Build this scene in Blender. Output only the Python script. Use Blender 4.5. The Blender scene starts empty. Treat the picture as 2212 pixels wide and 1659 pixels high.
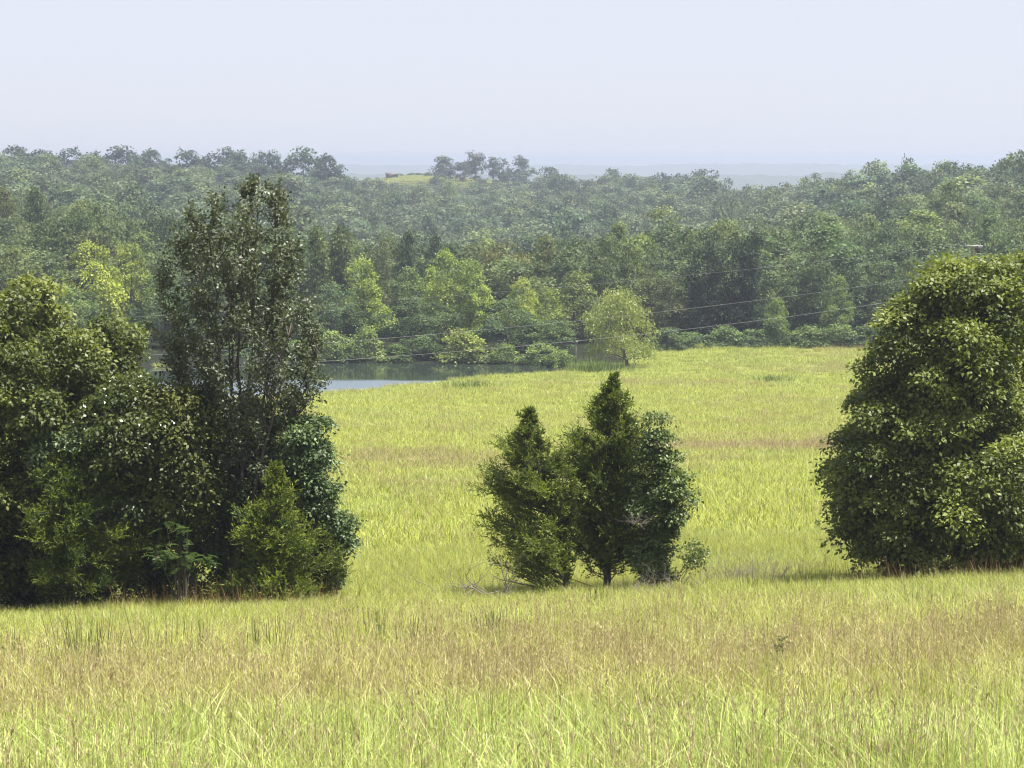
import bpy, math, random
import numpy as np
from mathutils import Vector

SC = bpy.context.scene
COL = SC.collection
R = math.radians
np.seterr(all='ignore')

# ------------------------------------------------------------------ camera
PITCH = R(5.89)
FPX = 4697.0                      # focal length in the 2212-pixel-wide scale used for surveying
CX, CY = 1106.0, 829.5
cam = bpy.data.objects.new('camera', bpy.data.cameras.new('camera'))
COL.objects.link(cam)
cam.location = (0, 0, 0)
cam.rotation_euler = (R(90) - PITCH, 0, 0)
cam.data.sensor_width = 36.0
cam.data.lens = 18.0 / (1106.0 / FPX)
cam.data.clip_start = 0.1
cam.data.clip_end = 40000
SC.camera = cam

def zat(py, Y):                   # height seen at picture row py, at forward distance Y
    return -Y * math.tan(PITCH + math.atan((py - CY) / FPX))
def xat(px, Y, z=0.0):            # sideways position seen at picture column px
    d = Y * math.cos(PITCH) - z * math.sin(PITCH)
    return (px - CX) / FPX * d
def proj(X, Y, z):
    d = Y * math.cos(PITCH) - z * math.sin(PITCH)
    v = z * math.cos(PITCH) + Y * math.sin(PITCH)
    return CX + FPX * X / d, CY - FPX * v / d

# ------------------------------------------------------------------ noise
def vnoise(x, y, seed=0):
    x = np.asarray(x, float); y = np.asarray(y, float)
    xi = np.floor(x).astype(np.int64); yi = np.floor(y).astype(np.int64)
    xf = x - xi; yf = y - yi
    def h(a, b):
        n = (a * 374761393 + b * 668265263 + seed * 1442695041) & 0x7fffffff
        n = ((n ^ (n >> 13)) * 1274126177) & 0x7fffffff
        return ((n ^ (n >> 16)) & 0xffff) / 65535.0
    u = xf * xf * (3 - 2 * xf); v = yf * yf * (3 - 2 * yf)
    return (h(xi, yi) * (1 - u) + h(xi + 1, yi) * u) * (1 - v) + (h(xi, yi + 1) * (1 - u) + h(xi + 1, yi + 1) * u) * v
def fnoise(x, y, seed=0, oct=4):
    s = 0; a = .5; t = 0
    for k in range(oct):
        s = s + a * vnoise(np.asarray(x) * 2 ** k, np.asarray(y) * 2 ** k, seed + k * 17); t += a; a *= .5
    return s / t
def sstep(a, b, x):
    t = np.clip((np.asarray(x, float) - a) / (b - a), 0, 1)
    return t * t * (3 - 2 * t)

# ------------------------------------------------------------------ terrain
_py = np.array([-80, -20, 0, 16, 30, 60, 70, 84, 100, 125, 150, 175, 200, 235, 265, 300])
_pz = np.array([.5, -.6, -1.75, -4.75, -7.2, -12.45, -13.9, -15.2, -16.5, -18.4, -20.2, -21.7, -23.0, -24.3, -24.7, -24.9])
_yy = np.linspace(-80, 300, 3801)
_zz = np.interp(_yy, _py, _pz)
_k = np.hanning(81); _k /= _k.sum()
_zz = np.convolve(np.pad(_zz, 40, mode='edge'), _k, 'valid')
_hu = (np.array([-600, 0, 350, 700, 830, 1000, 1140, 1400, 1680, 1900, 2212, 2900]) - CX) / FPX
_hy = np.array([300, 350, 420, 500, 600, 700, 800, 900, 1000, 1060, 1160, 1300, 1500, 2200], float)
_hz = np.array([
 [-24.5, -23, -21, -22, -21, -17, -12, -8.5, -9, -12, -20, -30, -40, -44],
 [-24.6, -24, -23, -24, -23, -19, -14.5, -10.8, -12, -15, -24, -33, -40, -44],
 [-24.7, -26, -28, -29, -27, -22.5, -18, -14.2, -15, -18, -26, -34, -40, -44],
 [-24.9, -28, -33, -35, -32.5, -29, -24, -18.5, -16, -17, -22, -34, -40, -44],
 [-24.9, -28, -34, -37, -36, -34, -31, -28, -23.5, -9.6, -7.6, -26, -40, -44],
 [-24.9, -28, -34, -37, -36, -34, -31, -28, -24, -10.8, -8.8, -26, -40, -44],
 [-24.9, -28, -34, -37, -36, -34, -31, -28, -24, -15, -13, -27, -40, -44],
 [-24.9, -27, -32, -35, -34, -32, -29, -26.5, -23.5, -22, -26, -34, -40, -44],
 [-24.9, -26, -29, -31, -30, -28.5, -27, -29, -34, -36, -38, -40, -42, -44],
 [-24.9, -25.5, -26, -25, -22, -17.5, -20, -28, -34, -37, -39, -41, -42, -44],
 [-24.9, -24.5, -23, -20, -14.8, -15, -21, -28, -34, -38, -40, -42, -43, -44],
 [-24.5, -22, -19, -15, -12, -12, -16, -24, -32, -36, -40, -42, -43, -44]])
_gu = np.linspace(-.40, .40, 321); _gy = np.linspace(300, 2200, 761)
_t1 = np.array([np.interp(_gu, _hu, _hz[:, j]) for j in range(len(_hy))]).T
_t2 = np.array([np.interp(_gy, _hy, _t1[i]) for i in range(len(_gu))])
_k2 = np.hanning(25); _k2 /= _k2.sum()
_t2 = np.apply_along_axis(lambda a: np.convolve(np.pad(a, 12, mode='edge'), _k2, 'valid'), 0, _t2)
_k3 = np.hanning(21); _k3 /= _k3.sum()
_t2 = np.apply_along_axis(lambda a: np.convolve(np.pad(a, 10, mode='edge'), _k3, 'valid'), 1, _t2)

WATER_Z = -24.9
_sh = [(-60, 850), (120, 858), (330, 862), (450, 862), (560, 858), (650, 853), (760, 846), (880, 832), (1000, 819), (1100, 810), (1180, 804),
       (1232, 800), (1246, 796), (1225, 791), (1100, 787), (950, 785), (800, 784), (690, 785), (560, 789), (400, 793), (200, 798), (0, 812)]
def _shore(px, py):
    Y = -WATER_Z / math.tan(PITCH + math.atan((py - CY) / FPX))
    return xat(px, Y, WATER_Z), Y
SHORE = np.array([_shore(*p) for p in _sh])
def pond_sd(X, Y):                # signed distance to the shore, negative in the water
    X = np.asarray(X, float); Y = np.asarray(Y, float)
    n = len(SHORE); d = np.full(X.shape, 1e9); ins = np.zeros(X.shape, bool)
    for i in range(n):
        ax, ay = SHORE[i]; bx, by = SHORE[(i + 1) % n]
        ex, ey = bx - ax, by - ay
        t = np.clip(((X - ax) * ex + (Y - ay) * ey) / (ex * ex + ey * ey), 0, 1)
        d = np.minimum(d, np.hypot(X - ax - t * ex, Y - ay - t * ey))
        c = ((ay > Y) != (by > Y)) & (X < ex * (Y - ay) / (ey if abs(ey) > 1e-9 else 1e-9) + ax)
        ins ^= c
    return np.where(ins, -d, d)

def height(X, Y):
    X = np.asarray(X, float); Y = np.asarray(Y, float)
    near = np.interp(Y, _yy, _zz)
    near = near + .042 * np.clip(X, -45, 45) * sstep(5, 40, Y) * (1 - sstep(75, 150, Y))
    near = near + (fnoise(X / 9, Y / 9, 3) - .5) * .22 * sstep(2, 20, Y) + (fnoise(X / 34, Y / 34, 8, 2) - .5) * .9 * sstep(70, 110, Y) * (1 - sstep(190, 230, Y))
    u = np.clip(X / np.maximum(Y, 1), -.3999, .3999)
    fy = np.clip(Y, 300, 2199.9)
    iu = (u + .40) / .0025; jy = (fy - 300) / 2.5
    i0 = np.clip(iu.astype(int), 0, 319); j0 = np.clip(jy.astype(int), 0, 759)
    a = iu - i0; b = jy - j0
    far = (_t2[i0, j0] * (1 - a) + _t2[i0 + 1, j0] * a) * (1 - b) + (_t2[i0, j0 + 1] * (1 - a) + _t2[i0 + 1, j0 + 1] * a) * b
    far = far + (fnoise(X / 60, Y / 60, 5, 3) - .5) * 2.0 * sstep(310, 420, Y)
    z = np.where(Y < 300, near, far)
    m = (Y > 190) & (Y < 320) & (np.abs(X) < 110)
    if np.any(m):
        sd = np.full(z.shape, 99.0); sd[m] = pond_sd(X[m], Y[m])
        k = 1 - sstep(0, 24, sd)
        target = np.where(sd < 0, WATER_Z - .03 - .9 * sstep(0, 4, -sd), WATER_Z + .05 + .03 * sd)
        z = np.where(sd < 24, z * (1 - k) + target * k, z)
    return z
def gz(X, Y): return float(height(np.array([X]), np.array([Y]))[0])
def ground_at(px, py):            # where the sight line through a picture point meets the ground
    Y = np.linspace(8, 320, 6000); z = -Y * math.tan(PITCH + math.atan((py - CY) / FPX))
    X = (px - CX) / FPX * (Y * math.cos(PITCH) - z * math.sin(PITCH))
    i = int(np.argmax(z <= height(X, Y)))
    return float(X[i]), float(Y[i])

# where the meadow carries brown seed heads (0..1) and where it is lush green (0..1)
def brownness(X, Y):
    n = fnoise(X / 7 + 40, Y / 3.2, 21)
    n2 = fnoise(X / 22 + 9, Y / 6.5, 33)
    u = np.asarray(X) / np.maximum(Y, 1)
    nb = fnoise(X / 11 + 2, Y / 5, 44, 3)
    b = .39 * sstep(15.5, 22, Y + 16 * (nb - .5)) * (1 - sstep(24, 34, Y + 22 * (nb - .5))) * (.55 + .9 * fnoise(X / 3.5, Y / 3.5, 61, 3))
    b = b + .1 * sstep(.5, .7, n) * sstep(30, 36, Y) * (1 - sstep(58, 63, Y))
    f = sstep(.54, .72, n2) * .34 * sstep(80, 110, Y)
    f = f + 1.05 * np.exp(-((Y - 151 + 25 * (u - .1)) / 5.5) ** 2) * sstep(.05, .085, u)
    f = f + .55 * np.exp(-((Y - 141 + 8 * (n - .5)) / 5) ** 2) * (1 - sstep(-.03, .0, u))
    f = f + .2 * np.exp(-((Y - 176) / 7) ** 2)
    b = b + f + .16 * n * (1 - .6 * sstep(28, 34, Y) * (1 - sstep(60, 66, Y)))
    return np.clip(b * (.55 + .8 * fnoise(X / 1.7, Y / 1.7, 55)), 0, 1)
def lushness(X, Y):
    n = fnoise(X / 6 + 3, Y / 4, 77)
    l = (1 - sstep(16, 20, Y + 5 * (n - .5))) * .8
    l = l + .35 * sstep(.5, .7, n) + .45 * sstep(215, 260, Y) * fnoise(X / 9, Y / 9, 5)
    u = np.asarray(X) / np.maximum(Y, 1)
    l = l + .4 * np.exp(-((Y - 48) / 8) ** 2) * sstep(.1, .2, u)
    return np.clip(l, 0, 1)

# ------------------------------------------------------------------ mesh helpers
def mesh_from(name, V, F, mats, mi=None, attrs=None):
    V = np.asarray(V, np.float32).reshape(-1, 3); F = np.asarray(F, np.int32)
    me = bpy.data.meshes.new(name)
    k = F.shape[1]
    me.vertices.add(len(V)); me.vertices.foreach_set('co', V.ravel())
    me.loops.add(F.size); me.loops.foreach_set('vertex_index', F.ravel())
    me.polygons.add(len(F)); me.polygons.foreach_set('loop_start', np.arange(0, F.size, k, dtype=np.int32))
    me.polygons.foreach_set('loop_total', np.full(len(F), k, np.int32))
    for m in mats: me.materials.append(m)
    if mi is not None: me.polygons.foreach_set('material_index', np.asarray(mi, np.int32))
    for an, av in (attrs or {}).items():
        a = me.attributes.new(an, 'FLOAT', 'POINT'); a.data.foreach_set('value', np.asarray(av, np.float32))
    me.update(calc_edges=True)
    return me
def link(name, me, parent=None, loc=None):
    o = bpy.data.objects.new(name, me); COL.objects.link(o)
    if parent is not None: o.parent = parent
    if loc is not None: o.location = loc
    return o
def empty(name, loc):
    o = bpy.data.objects.new(name, None); COL.objects.link(o); o.location = loc; o.empty_display_size = .3
    return o
def tag(o, label=None, cat=None, group=None, kind=None):
    if label: o['label'] = label
    if cat: o['category'] = cat
    if group: o['group'] = group
    if kind: o['kind'] = kind
    return o
def unit(v):
    return v / np.maximum(np.linalg.norm(v, axis=-1, keepdims=True), 1e-9)

class Geo:                        # collects quads
    def __init__(s): s.V = []; s.F = []; s.T = []; s.M = []; s.n = 0
    def add(s, V, F, tint=0.5, mat=0):
        V = np.asarray(V, float).reshape(-1, 3); F = np.asarray(F, np.int64).reshape(-1, 4)
        s.V.append(V); s.F.append(F + s.n); s.n += len(V)
        s.T.append(np.broadcast_to(np.asarray(tint, float), (len(V),)) if np.ndim(tint) == 0 else np.asarray(tint, float))
        s.M.append(np.full(len(F), mat))
    def tube(s, P, r, sides=5, tint=.5, mat=0):
        P = np.asarray(P, float); n = len(P); r = np.broadcast_to(np.asarray(r, float), (n,))
        d = unit(np.gradient(P, axis=0))
        ref = np.array([0, 0, 1.0]) if abs(d[0][2]) < .8 else np.array([1.0, 0, 0])
        a = unit(np.cross(d, ref)); b = np.cross(d, a)
        an = np.linspace(0, 2 * np.pi, sides, endpoint=False)
        V = P[:, None] + r[:, None, None] * (np.cos(an)[None, :, None] * a[:, None] + np.sin(an)[None, :, None] * b[:, None])
        i = np.arange(n - 1)[:, None] * sides; j = np.arange(sides)[None]; j2 = (j + 1) % sides
        F = np.stack([i + j, i + j2, i + sides + j2, i + sides + j], -1).reshape(-1, 4)
        s.add(V.reshape(-1, 3), F, tint, mat)
    def cards(s, P, A, N, L, W, tint, mat=0):      # leaf rhombs: base P, axis A, normal N
        P = np.asarray(P, float); A = unit(A); S = unit(np.cross(A, N)); N2 = np.cross(S, A)
        L = np.asarray(L)[:, None]; W = np.asarray(W)[:, None]
        V = np.stack([P, P + A * L * .45 + S * W * .5 + N2 * W * .12, P + A * L, P + A * L * .45 - S * W * .5 + N2 * W * .12], 1)
        s.add(V.reshape(-1, 3), np.arange(len(P) * 4).reshape(-1, 4), np.repeat(tint, 4), mat)
    def box(s, c, h, tint=.5, mat=0):
        c = np.asarray(c, float); h = np.asarray(h, float)
        sg = np.array([[-1, -1, -1], [1, -1, -1], [1, 1, -1], [-1, 1, -1], [-1, -1, 1], [1, -1, 1], [1, 1, 1], [-1, 1, 1]])
        s.add(c + sg * h, [[0, 3, 2, 1], [4, 5, 6, 7], [0, 1, 5, 4], [1, 2, 6, 5], [2, 3, 7, 6], [3, 0, 4, 7]], tint, mat)
    def mesh(s, name, mats, origin=(0, 0, 0)):
        return mesh_from(name, np.concatenate(s.V) - np.asarray(origin, float), np.concatenate(s.F), mats,
                         np.concatenate(s.M), {'tint': np.concatenate(s.T)})

# ------------------------------------------------------------------ materials
def nodes(name):
    m = bpy.data.materials.new(name); m.use_nodes = True
    t = m.node_tree; t.nodes.clear()
    return m, t, t.nodes, t.links
def rgba(c): return (c[0], c[1], c[2], 1)
def add(ns, typ, **kw):
    n = ns.new(typ)
    for k, v in kw.items():
        if hasattr(n, k): setattr(n, k, v)
    return n
def mixrgb(ns, ls, f, a, b, mode='MIX'):
    n = ns.new('ShaderNodeMix'); n.data_type = 'RGBA'; n.blend_type = mode
    for sk, v in ((n.inputs[0], f), (n.inputs[6], a), (n.inputs[7], b)):
        if hasattr(v, 'is_linked'): ls.new(v, sk)
        elif isinstance(v, (tuple, list)): sk.default_value = rgba(v)
        else: sk.default_value = v
    return n.outputs[2]
def leaf_mat(name, dark, light, trans=.35, tcol=None, rough=.42, spec=.5, jitter=.18):
    m, t, ns, ls = nodes(name)
    at = add(ns, 'ShaderNodeAttribute', attribute_name='tint')
    col = mixrgb(ns, ls, at.outputs['Fac'], dark, light)
    oi = ns.new('ShaderNodeObjectInfo')
    col = mixrgb(ns, ls, 1.0, col, oi.outputs['Color'], 'MULTIPLY')
    hs = ns.new('ShaderNodeHueSaturation')
    mr = ns.new('ShaderNodeMapRange'); mr.inputs[3].default_value = 1 - jitter; mr.inputs[4].default_value = 1 + jitter
    ls.new(oi.outputs['Random'], mr.inputs[0]); ls.new(mr.outputs[0], hs.inputs['Value']); ls.new(col, hs.inputs['Color'])
    p = ns.new('ShaderNodeBsdfPrincipled'); p.inputs['Roughness'].default_value = rough
    p.inputs['Specular IOR Level'].default_value = spec
    ls.new(hs.outputs[0], p.inputs['Base Color'])
    tr = ns.new('ShaderNodeBsdfTranslucent')
    tc = mixrgb(ns, ls, 1.0, hs.outputs[0], tcol or (1.25, 1.3, .7), 'MULTIPLY'); ls.new(tc, tr.inputs['Color'])
    mx = ns.new('ShaderNodeMixShader'); mx.inputs[0].default_value = trans
    ls.new(p.outputs[0], mx.inputs[1]); ls.new(tr.outputs[0], mx.inputs[2])
    o = ns.new('ShaderNodeOutputMaterial'); ls.new(mx.outputs[0], o.inputs['Surface'])
    return m
def bark_mat(name, c1, c2, scale=14):
    m, t, ns, ls = nodes(name)
    tx = ns.new('ShaderNodeTexCoord'); mp = ns.new('ShaderNodeMapping'); mp.inputs['Scale'].default_value = (1, 1, .18)
    nz = ns.new('ShaderNodeTexNoise'); nz.inputs['Scale'].default_value = scale; nz.inputs['Detail'].default_value = 4
    ls.new(tx.outputs['Object'], mp.inputs[0]); ls.new(mp.outputs[0], nz.inputs['Vector'])
    col = mixrgb(ns, ls, nz.outputs['Fac'], c1, c2)
    p = ns.new('ShaderNodeBsdfPrincipled'); p.inputs['Roughness'].default_value = .9
    ls.new(col, p.inputs['Base Color'])
    b = ns.new('ShaderNodeBump'); b.inputs['Strength'].default_value = .5; b.inputs['Distance'].default_value = .02
    ls.new(nz.outputs['Fac'], b.inputs['Height']); ls.new(b.outputs[0], p.inputs['Normal'])
    o = ns.new('ShaderNodeOutputMaterial'); ls.new(p.outputs[0], o.inputs['Surface'])
    return m
def plain_mat(name, c, rough=.6, metal=0, noise=.15, scale=6):
    m, t, ns, ls = nodes(name)
    tx = ns.new('ShaderNodeTexCoord'); nz = ns.new('ShaderNodeTexNoise'); nz.inputs['Scale'].default_value = scale
    ls.new(tx.outputs['Object'], nz.inputs['Vector'])
    col = mixrgb(ns, ls, nz.outputs['Fac'], tuple(x * (1 - noise) for x in c), tuple(min(1, x * (1 + noise)) for x in c))
    p = ns.new('ShaderNodeBsdfPrincipled'); p.inputs['Roughness'].default_value = rough; p.inputs['Metallic'].default_value = metal
    ls.new(col, p.inputs['Base Color'])
    o = ns.new('ShaderNodeOutputMaterial'); ls.new(p.outputs[0], o.inputs['Surface'])
    return m
GRASS_Y, GRASS_B, GRASS_G = (.525, .58, .11), (.51, .43, .20), (.43, .53, .125)
def grass_mat(name, inst, trans=.32, gain=1.0, seed=False):
    m, t, ns, ls = nodes(name)
    ty = 'INSTANCER' if inst else 'GEOMETRY'
    br = add(ns, 'ShaderNodeAttribute', attribute_name='brown', attribute_type=ty)
    lu = add(ns, 'ShaderNodeAttribute', attribute_name='lush', attribute_type=ty)
    g = tuple(x * gain for x in GRASS_G); y = tuple(x * gain for x in GRASS_Y); b = tuple(x * gain for x in GRASS_B)
    c = mixrgb(ns, ls, lu.outputs['Fac'], y, g)
    if inst:
        at = add(ns, 'ShaderNodeAttribute', attribute_name='tint')
        # each blade takes its own share of the brown of its patch
        mth = ns.new('ShaderNodeMath'); mth.operation = 'MULTIPLY_ADD'; mth.inputs[1].default_value = 1.5; mth.use_clamp = True
        off = ns.new('ShaderNodeMath'); off.operation = 'SUBTRACT'; ls.new(at.outputs['Fac'], off.inputs[0]); off.inputs[1].default_value = .85
        ls.new(br.outputs['Fac'], mth.inputs[0]); ls.new(off.outputs[0], mth.inputs[2])
        if seed:
            c = mixrgb(ns, ls, at.outputs['Fac'], (.26, .19, .09), (.58, .49, .27))
        else:
            c = mixrgb(ns, ls, mth.outputs[0], c, b)
            # a quarter are dark stalks giving depth, a few painted pale as sun highlights
            rp = ns.new('ShaderNodeValToRGB'); e = rp.color_ramp.elements; e[0].position = 0; e[0].color = (.16, .16, .16, 1); e[1].position = 1; e[1].color = (1.35, 1.35, 1.35, 1)
            for po, va in ((.26, .3), (.36, .78), (.8, 1.05)):
                q = e.new(po); q.color = (va, va, va, 1)
            ls.new(at.outputs['Fac'], rp.inputs[0])
            c = mixrgb(ns, ls, 1.0, c, rp.outputs[0], 'MULTIPLY')
            bl = ns.new('ShaderNodeMapRange'); bl.inputs[1].default_value = .86; bl.inputs[2].default_value = .95; bl.inputs[4].default_value = .75; ls.new(at.outputs['Fac'], bl.inputs[0])
            c = mixrgb(ns, ls, bl.outputs[0], c, (.66, .64, .36))
    else:
        gm = ns.new('ShaderNodeNewGeometry')
        n1 = ns.new('ShaderNodeTexNoise'); n1.inputs['Scale'].default_value = 2.2; n1.inputs['Detail'].default_value = 6; n1.inputs['Roughness'].default_value = .7
        ls.new(gm.outputs['Position'], n1.inputs['Vector'])
        c = mixrgb(ns, ls, br.outputs['Fac'], c, b)
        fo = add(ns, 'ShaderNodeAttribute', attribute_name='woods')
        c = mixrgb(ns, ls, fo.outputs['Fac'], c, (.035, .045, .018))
        mr = ns.new('ShaderNodeMapRange'); mr.inputs[1].default_value = .3; mr.inputs[2].default_value = .7; mr.inputs[3].default_value = .16; mr.inputs[4].default_value = .45
        ls.new(n1.outputs['Fac'], mr.inputs[0])
        hs = ns.new('ShaderNodeHueSaturation'); ls.new(mr.outputs[0], hs.inputs['Value']); ls.new(c, hs.inputs['Color']); c = hs.outputs[0]
    p = ns.new('ShaderNodeBsdfPrincipled'); p.inputs['Roughness'].default_value = .5 if inst else .95
    p.inputs['Specular IOR Level'].default_value = .4 if inst else .1
    ls.new(c, p.inputs['Base Color'])
    o = ns.new('ShaderNodeOutputMaterial')
    if inst:
        tr = ns.new('ShaderNodeBsdfTranslucent'); ls.new(c, tr.inputs['Color'])
        mx = ns.new('ShaderNodeMixShader'); mx.inputs[0].default_value = trans
        ls.new(p.outputs[0], mx.inputs[1]); ls.new(tr.outputs[0], mx.inputs[2]); ls.new(mx.outputs[0], o.inputs['Surface'])
    else:
        b_ = ns.new('ShaderNodeBump'); b_.inputs['Strength'].default_value = .6; b_.inputs['Distance'].default_value = .12
        ls.new(n1.outputs['Fac'], b_.inputs['Height']); ls.new(b_.outputs[0], p.inputs['Normal'])
        ls.new(p.outputs[0], o.inputs['Surface'])
    return m

M = {}
M['bark'] = bark_mat('bark', (.05, .042, .035), (.12, .10, .085))
M['bark_pale'] = bark_mat('pale_bark', (.10, .09, .08), (.24, .22, .20))
M['dead'] = bark_mat('dead_wood', (.12, .105, .095), (.23, .20, .185))
M['cedar'] = leaf_mat('cedar_leaf', (.026, .046, .010), (.155, .185, .032), trans=.3, rough=.65, spec=.25)
M['oak'] = leaf_mat('olive_leaf', (.042, .062, .012), (.205, .23, .055), trans=.36, rough=.52, spec=.35)
M['glossy'] = leaf_mat('glossy_dark_leaf', (.028, .048, .014), (.15, .19, .065), trans=.28, rough=.5, spec=.4)
M['silver'] = leaf_mat('grey_green_leaf', (.030, .042, .020), (.13, .15, .085), trans=.24, rough=.5, spec=.4)
M['pale'] = leaf_mat('pale_green_leaf', (.07, .11, .028), (.16, .20, .045), trans=.4, rough=.36, spec=.55)
M['bright'] = leaf_mat('bright_green_leaf', (.08, .16, .02), (.17, .26, .04), trans=.45, rough=.42)
M['wood_leaf'] = leaf_mat('woodland_leaf', (.033, .054, .020), (.170, .210, .075), trans=.36, tcol=(1.1, 1.2, .8), rough=.6, spec=.3, jitter=.2)
M['hill_leaf'] = leaf_mat('hillside_leaf', (.032, .050, .025), (.160, .200, .100), trans=.34, tcol=(1.05, 1.15, .85), rough=.6, spec=.25, jitter=.22)
M['willow'] = leaf_mat('willow_leaf', (.13, .165, .042), (.27, .305, .09), trans=.45, rough=.45)

# ------------------------------------------------------------------ setting: ground
def build_ground():
    ys = np.concatenate([np.linspace(-70, 8, 30), np.linspace(8, 70, 190)[1:], np.linspace(70, 215, 150)[1:], np.linspace(215, 300, 150)[1:],
                         np.linspace(300, 1320, 170)[1:], np.geomspace(1320, 16000, 30)[1:]])
    s = np.linspace(-1, 1, 420)
    us = np.sign(s) * (np.abs(s) * .30 + np.clip(np.abs(s) - .85, 0, 1) ** 2 * 60)
    U, Y = np.meshgrid(us, ys)
    X = U * (np.abs(Y) + 12)
    Z = height(X, Y)
    nx, ny = len(us), len(ys)
    i = np.arange(ny - 1)[:, None] * nx; j = np.arange(nx - 1)[None]
    F = np.stack([i + j, i + j + 1, i + nx + j + 1, i + nx + j], -1).reshape(-1, 4)
    x, y = X.ravel(), Y.ravel()
    u = x / np.maximum(y, 1)
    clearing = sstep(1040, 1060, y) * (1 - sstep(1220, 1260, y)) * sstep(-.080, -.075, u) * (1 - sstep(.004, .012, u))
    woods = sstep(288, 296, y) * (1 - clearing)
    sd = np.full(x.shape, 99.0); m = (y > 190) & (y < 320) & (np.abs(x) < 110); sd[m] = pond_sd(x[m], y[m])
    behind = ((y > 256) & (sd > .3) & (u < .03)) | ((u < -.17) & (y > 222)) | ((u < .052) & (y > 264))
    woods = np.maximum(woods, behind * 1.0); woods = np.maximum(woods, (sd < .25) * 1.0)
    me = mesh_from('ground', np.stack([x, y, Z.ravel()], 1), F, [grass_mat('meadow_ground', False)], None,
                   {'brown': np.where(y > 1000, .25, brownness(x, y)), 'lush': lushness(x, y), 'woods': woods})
    for p in me.polygons: pass
    me.polygons.foreach_set('use_smooth', np.ones(len(F), bool))
    tag(link('ground', me), 'sloping meadow ground falling to the pond and the wooded hills', 'ground', kind='structure')
build_ground()

# ------------------------------------------------------------------ setting: pond
def build_pond():
    xs = np.linspace(SHORE[:, 0].min() - 3, SHORE[:, 0].max() + 3, 60); ys = np.linspace(SHORE[:, 1].min() - 3, SHORE[:, 1].max() + 3, 40)
    X, Y = np.meshgrid(xs, ys)
    nx = len(xs); i = np.arange(len(ys) - 1)[:, None] * nx; j = np.arange(nx - 1)[None]
    F = np.stack([i + j, i + j + 1, i + nx + j + 1, i + nx + j], -1).reshape(-1, 4)
    m, t, ns, ls = nodes('pond_water')
    gm = ns.new('ShaderNodeNewGeometry')
    sp = ns.new('ShaderNodeSeparateXYZ'); ls.new(gm.outputs['Position'], sp.inputs[0])
    big = ns.new('ShaderNodeTexNoise'); big.inputs['Scale'].default_value = .09; big.inputs['Detail'].default_value = 2
    ls.new(gm.outputs['Position'], big.inputs['Vector'])
    # a breeze ruffles the open near side of the pond, the lee under the far bank stays calm
    ad = ns.new('ShaderNodeMath'); ad.operation = 'MULTIPLY_ADD'; ad.inputs[1].default_value = 7.0
    ls.new(big.outputs['Fac'], ad.inputs[0]); ls.new(sp.outputs['Y'], ad.inputs[2])
    mr = ns.new('ShaderNodeMapRange'); mr.inputs[1].default_value = 246.5; mr.inputs[2].default_value = 249.5; mr.inputs[3].default_value = 1; mr.inputs[4].default_value = 0.0
    ls.new(ad.outputs[0], mr.inputs[0])
    mp = ns.new('ShaderNodeMapping'); mp.inputs['Scale'].default_value = (1.0, 2.2, 1)
    ls.new(gm.outputs['Position'], mp.inputs[0])
    rip = ns.new('ShaderNodeTexNoise'); rip.inputs['Scale'].default_value = 1.1; rip.inputs['Detail'].default_value = 3
    ls.new(mp.outputs[0], rip.inputs['Vector'])
    st = ns.new('ShaderNodeMapRange'); st.inputs[3].default_value = .012; st.inputs[4].default_value = .22
    ls.new(mr.outputs[0], st.inputs[0])
    b = ns.new('ShaderNodeBump'); b.inputs['Distance'].default_value = .35
    ls.new(st.outputs[0], b.inputs['Strength']); ls.new(rip.outputs['Fac'], b.inputs['Height'])
    p = ns.new('ShaderNodeBsdfPrincipled'); p.inputs['Base Color'].default_value = (.020, .027, .022, 1); p.inputs['Roughness'].default_value = .04
    p.inputs['IOR'].default_value = 1.36; ls.new(b.outputs[0], p.inputs['Normal'])
    rg_ = ns.new('ShaderNodeMapRange'); rg_.inputs[3].default_value = .05; rg_.inputs[4].default_value = .42; ls.new(mr.outputs[0], rg_.inputs[0]); ls.new(rg_.outputs[0], p.inputs['Roughness'])
    gl = ns.new('ShaderNodeBsdfGlossy'); gl.inputs['Roughness'].default_value = .38; gl.inputs['Color'].default_value = (.72, .84, 1, 1); ls.new(b.outputs[0], gl.inputs['Normal'])
    ff = ns.new('ShaderNodeMath'); ff.operation = 'MULTIPLY'; ff.inputs[1].default_value = .36; ls.new(mr.outputs[0], ff.inputs[0])
    mx = ns.new('ShaderNodeMixShader'); ls.new(ff.outputs[0], mx.inputs[0]); ls.new(p.outputs[0], mx.inputs[1]); ls.new(gl.outputs[0], mx.inputs[2])
    o = ns.new('ShaderNodeOutputMaterial'); ls.new(mx.outputs[0], o.inputs['Surface'])
    me = mesh_from('pond_water', np.stack([X.ravel(), Y.ravel(), np.full(X.size, WATER_Z)], 1), F, [m])
    tag(link('pond_water', me), 'still farm pond, dark under the trees and pale where it is ruffled', 'pond', kind='structure')
build_pond()

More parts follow.
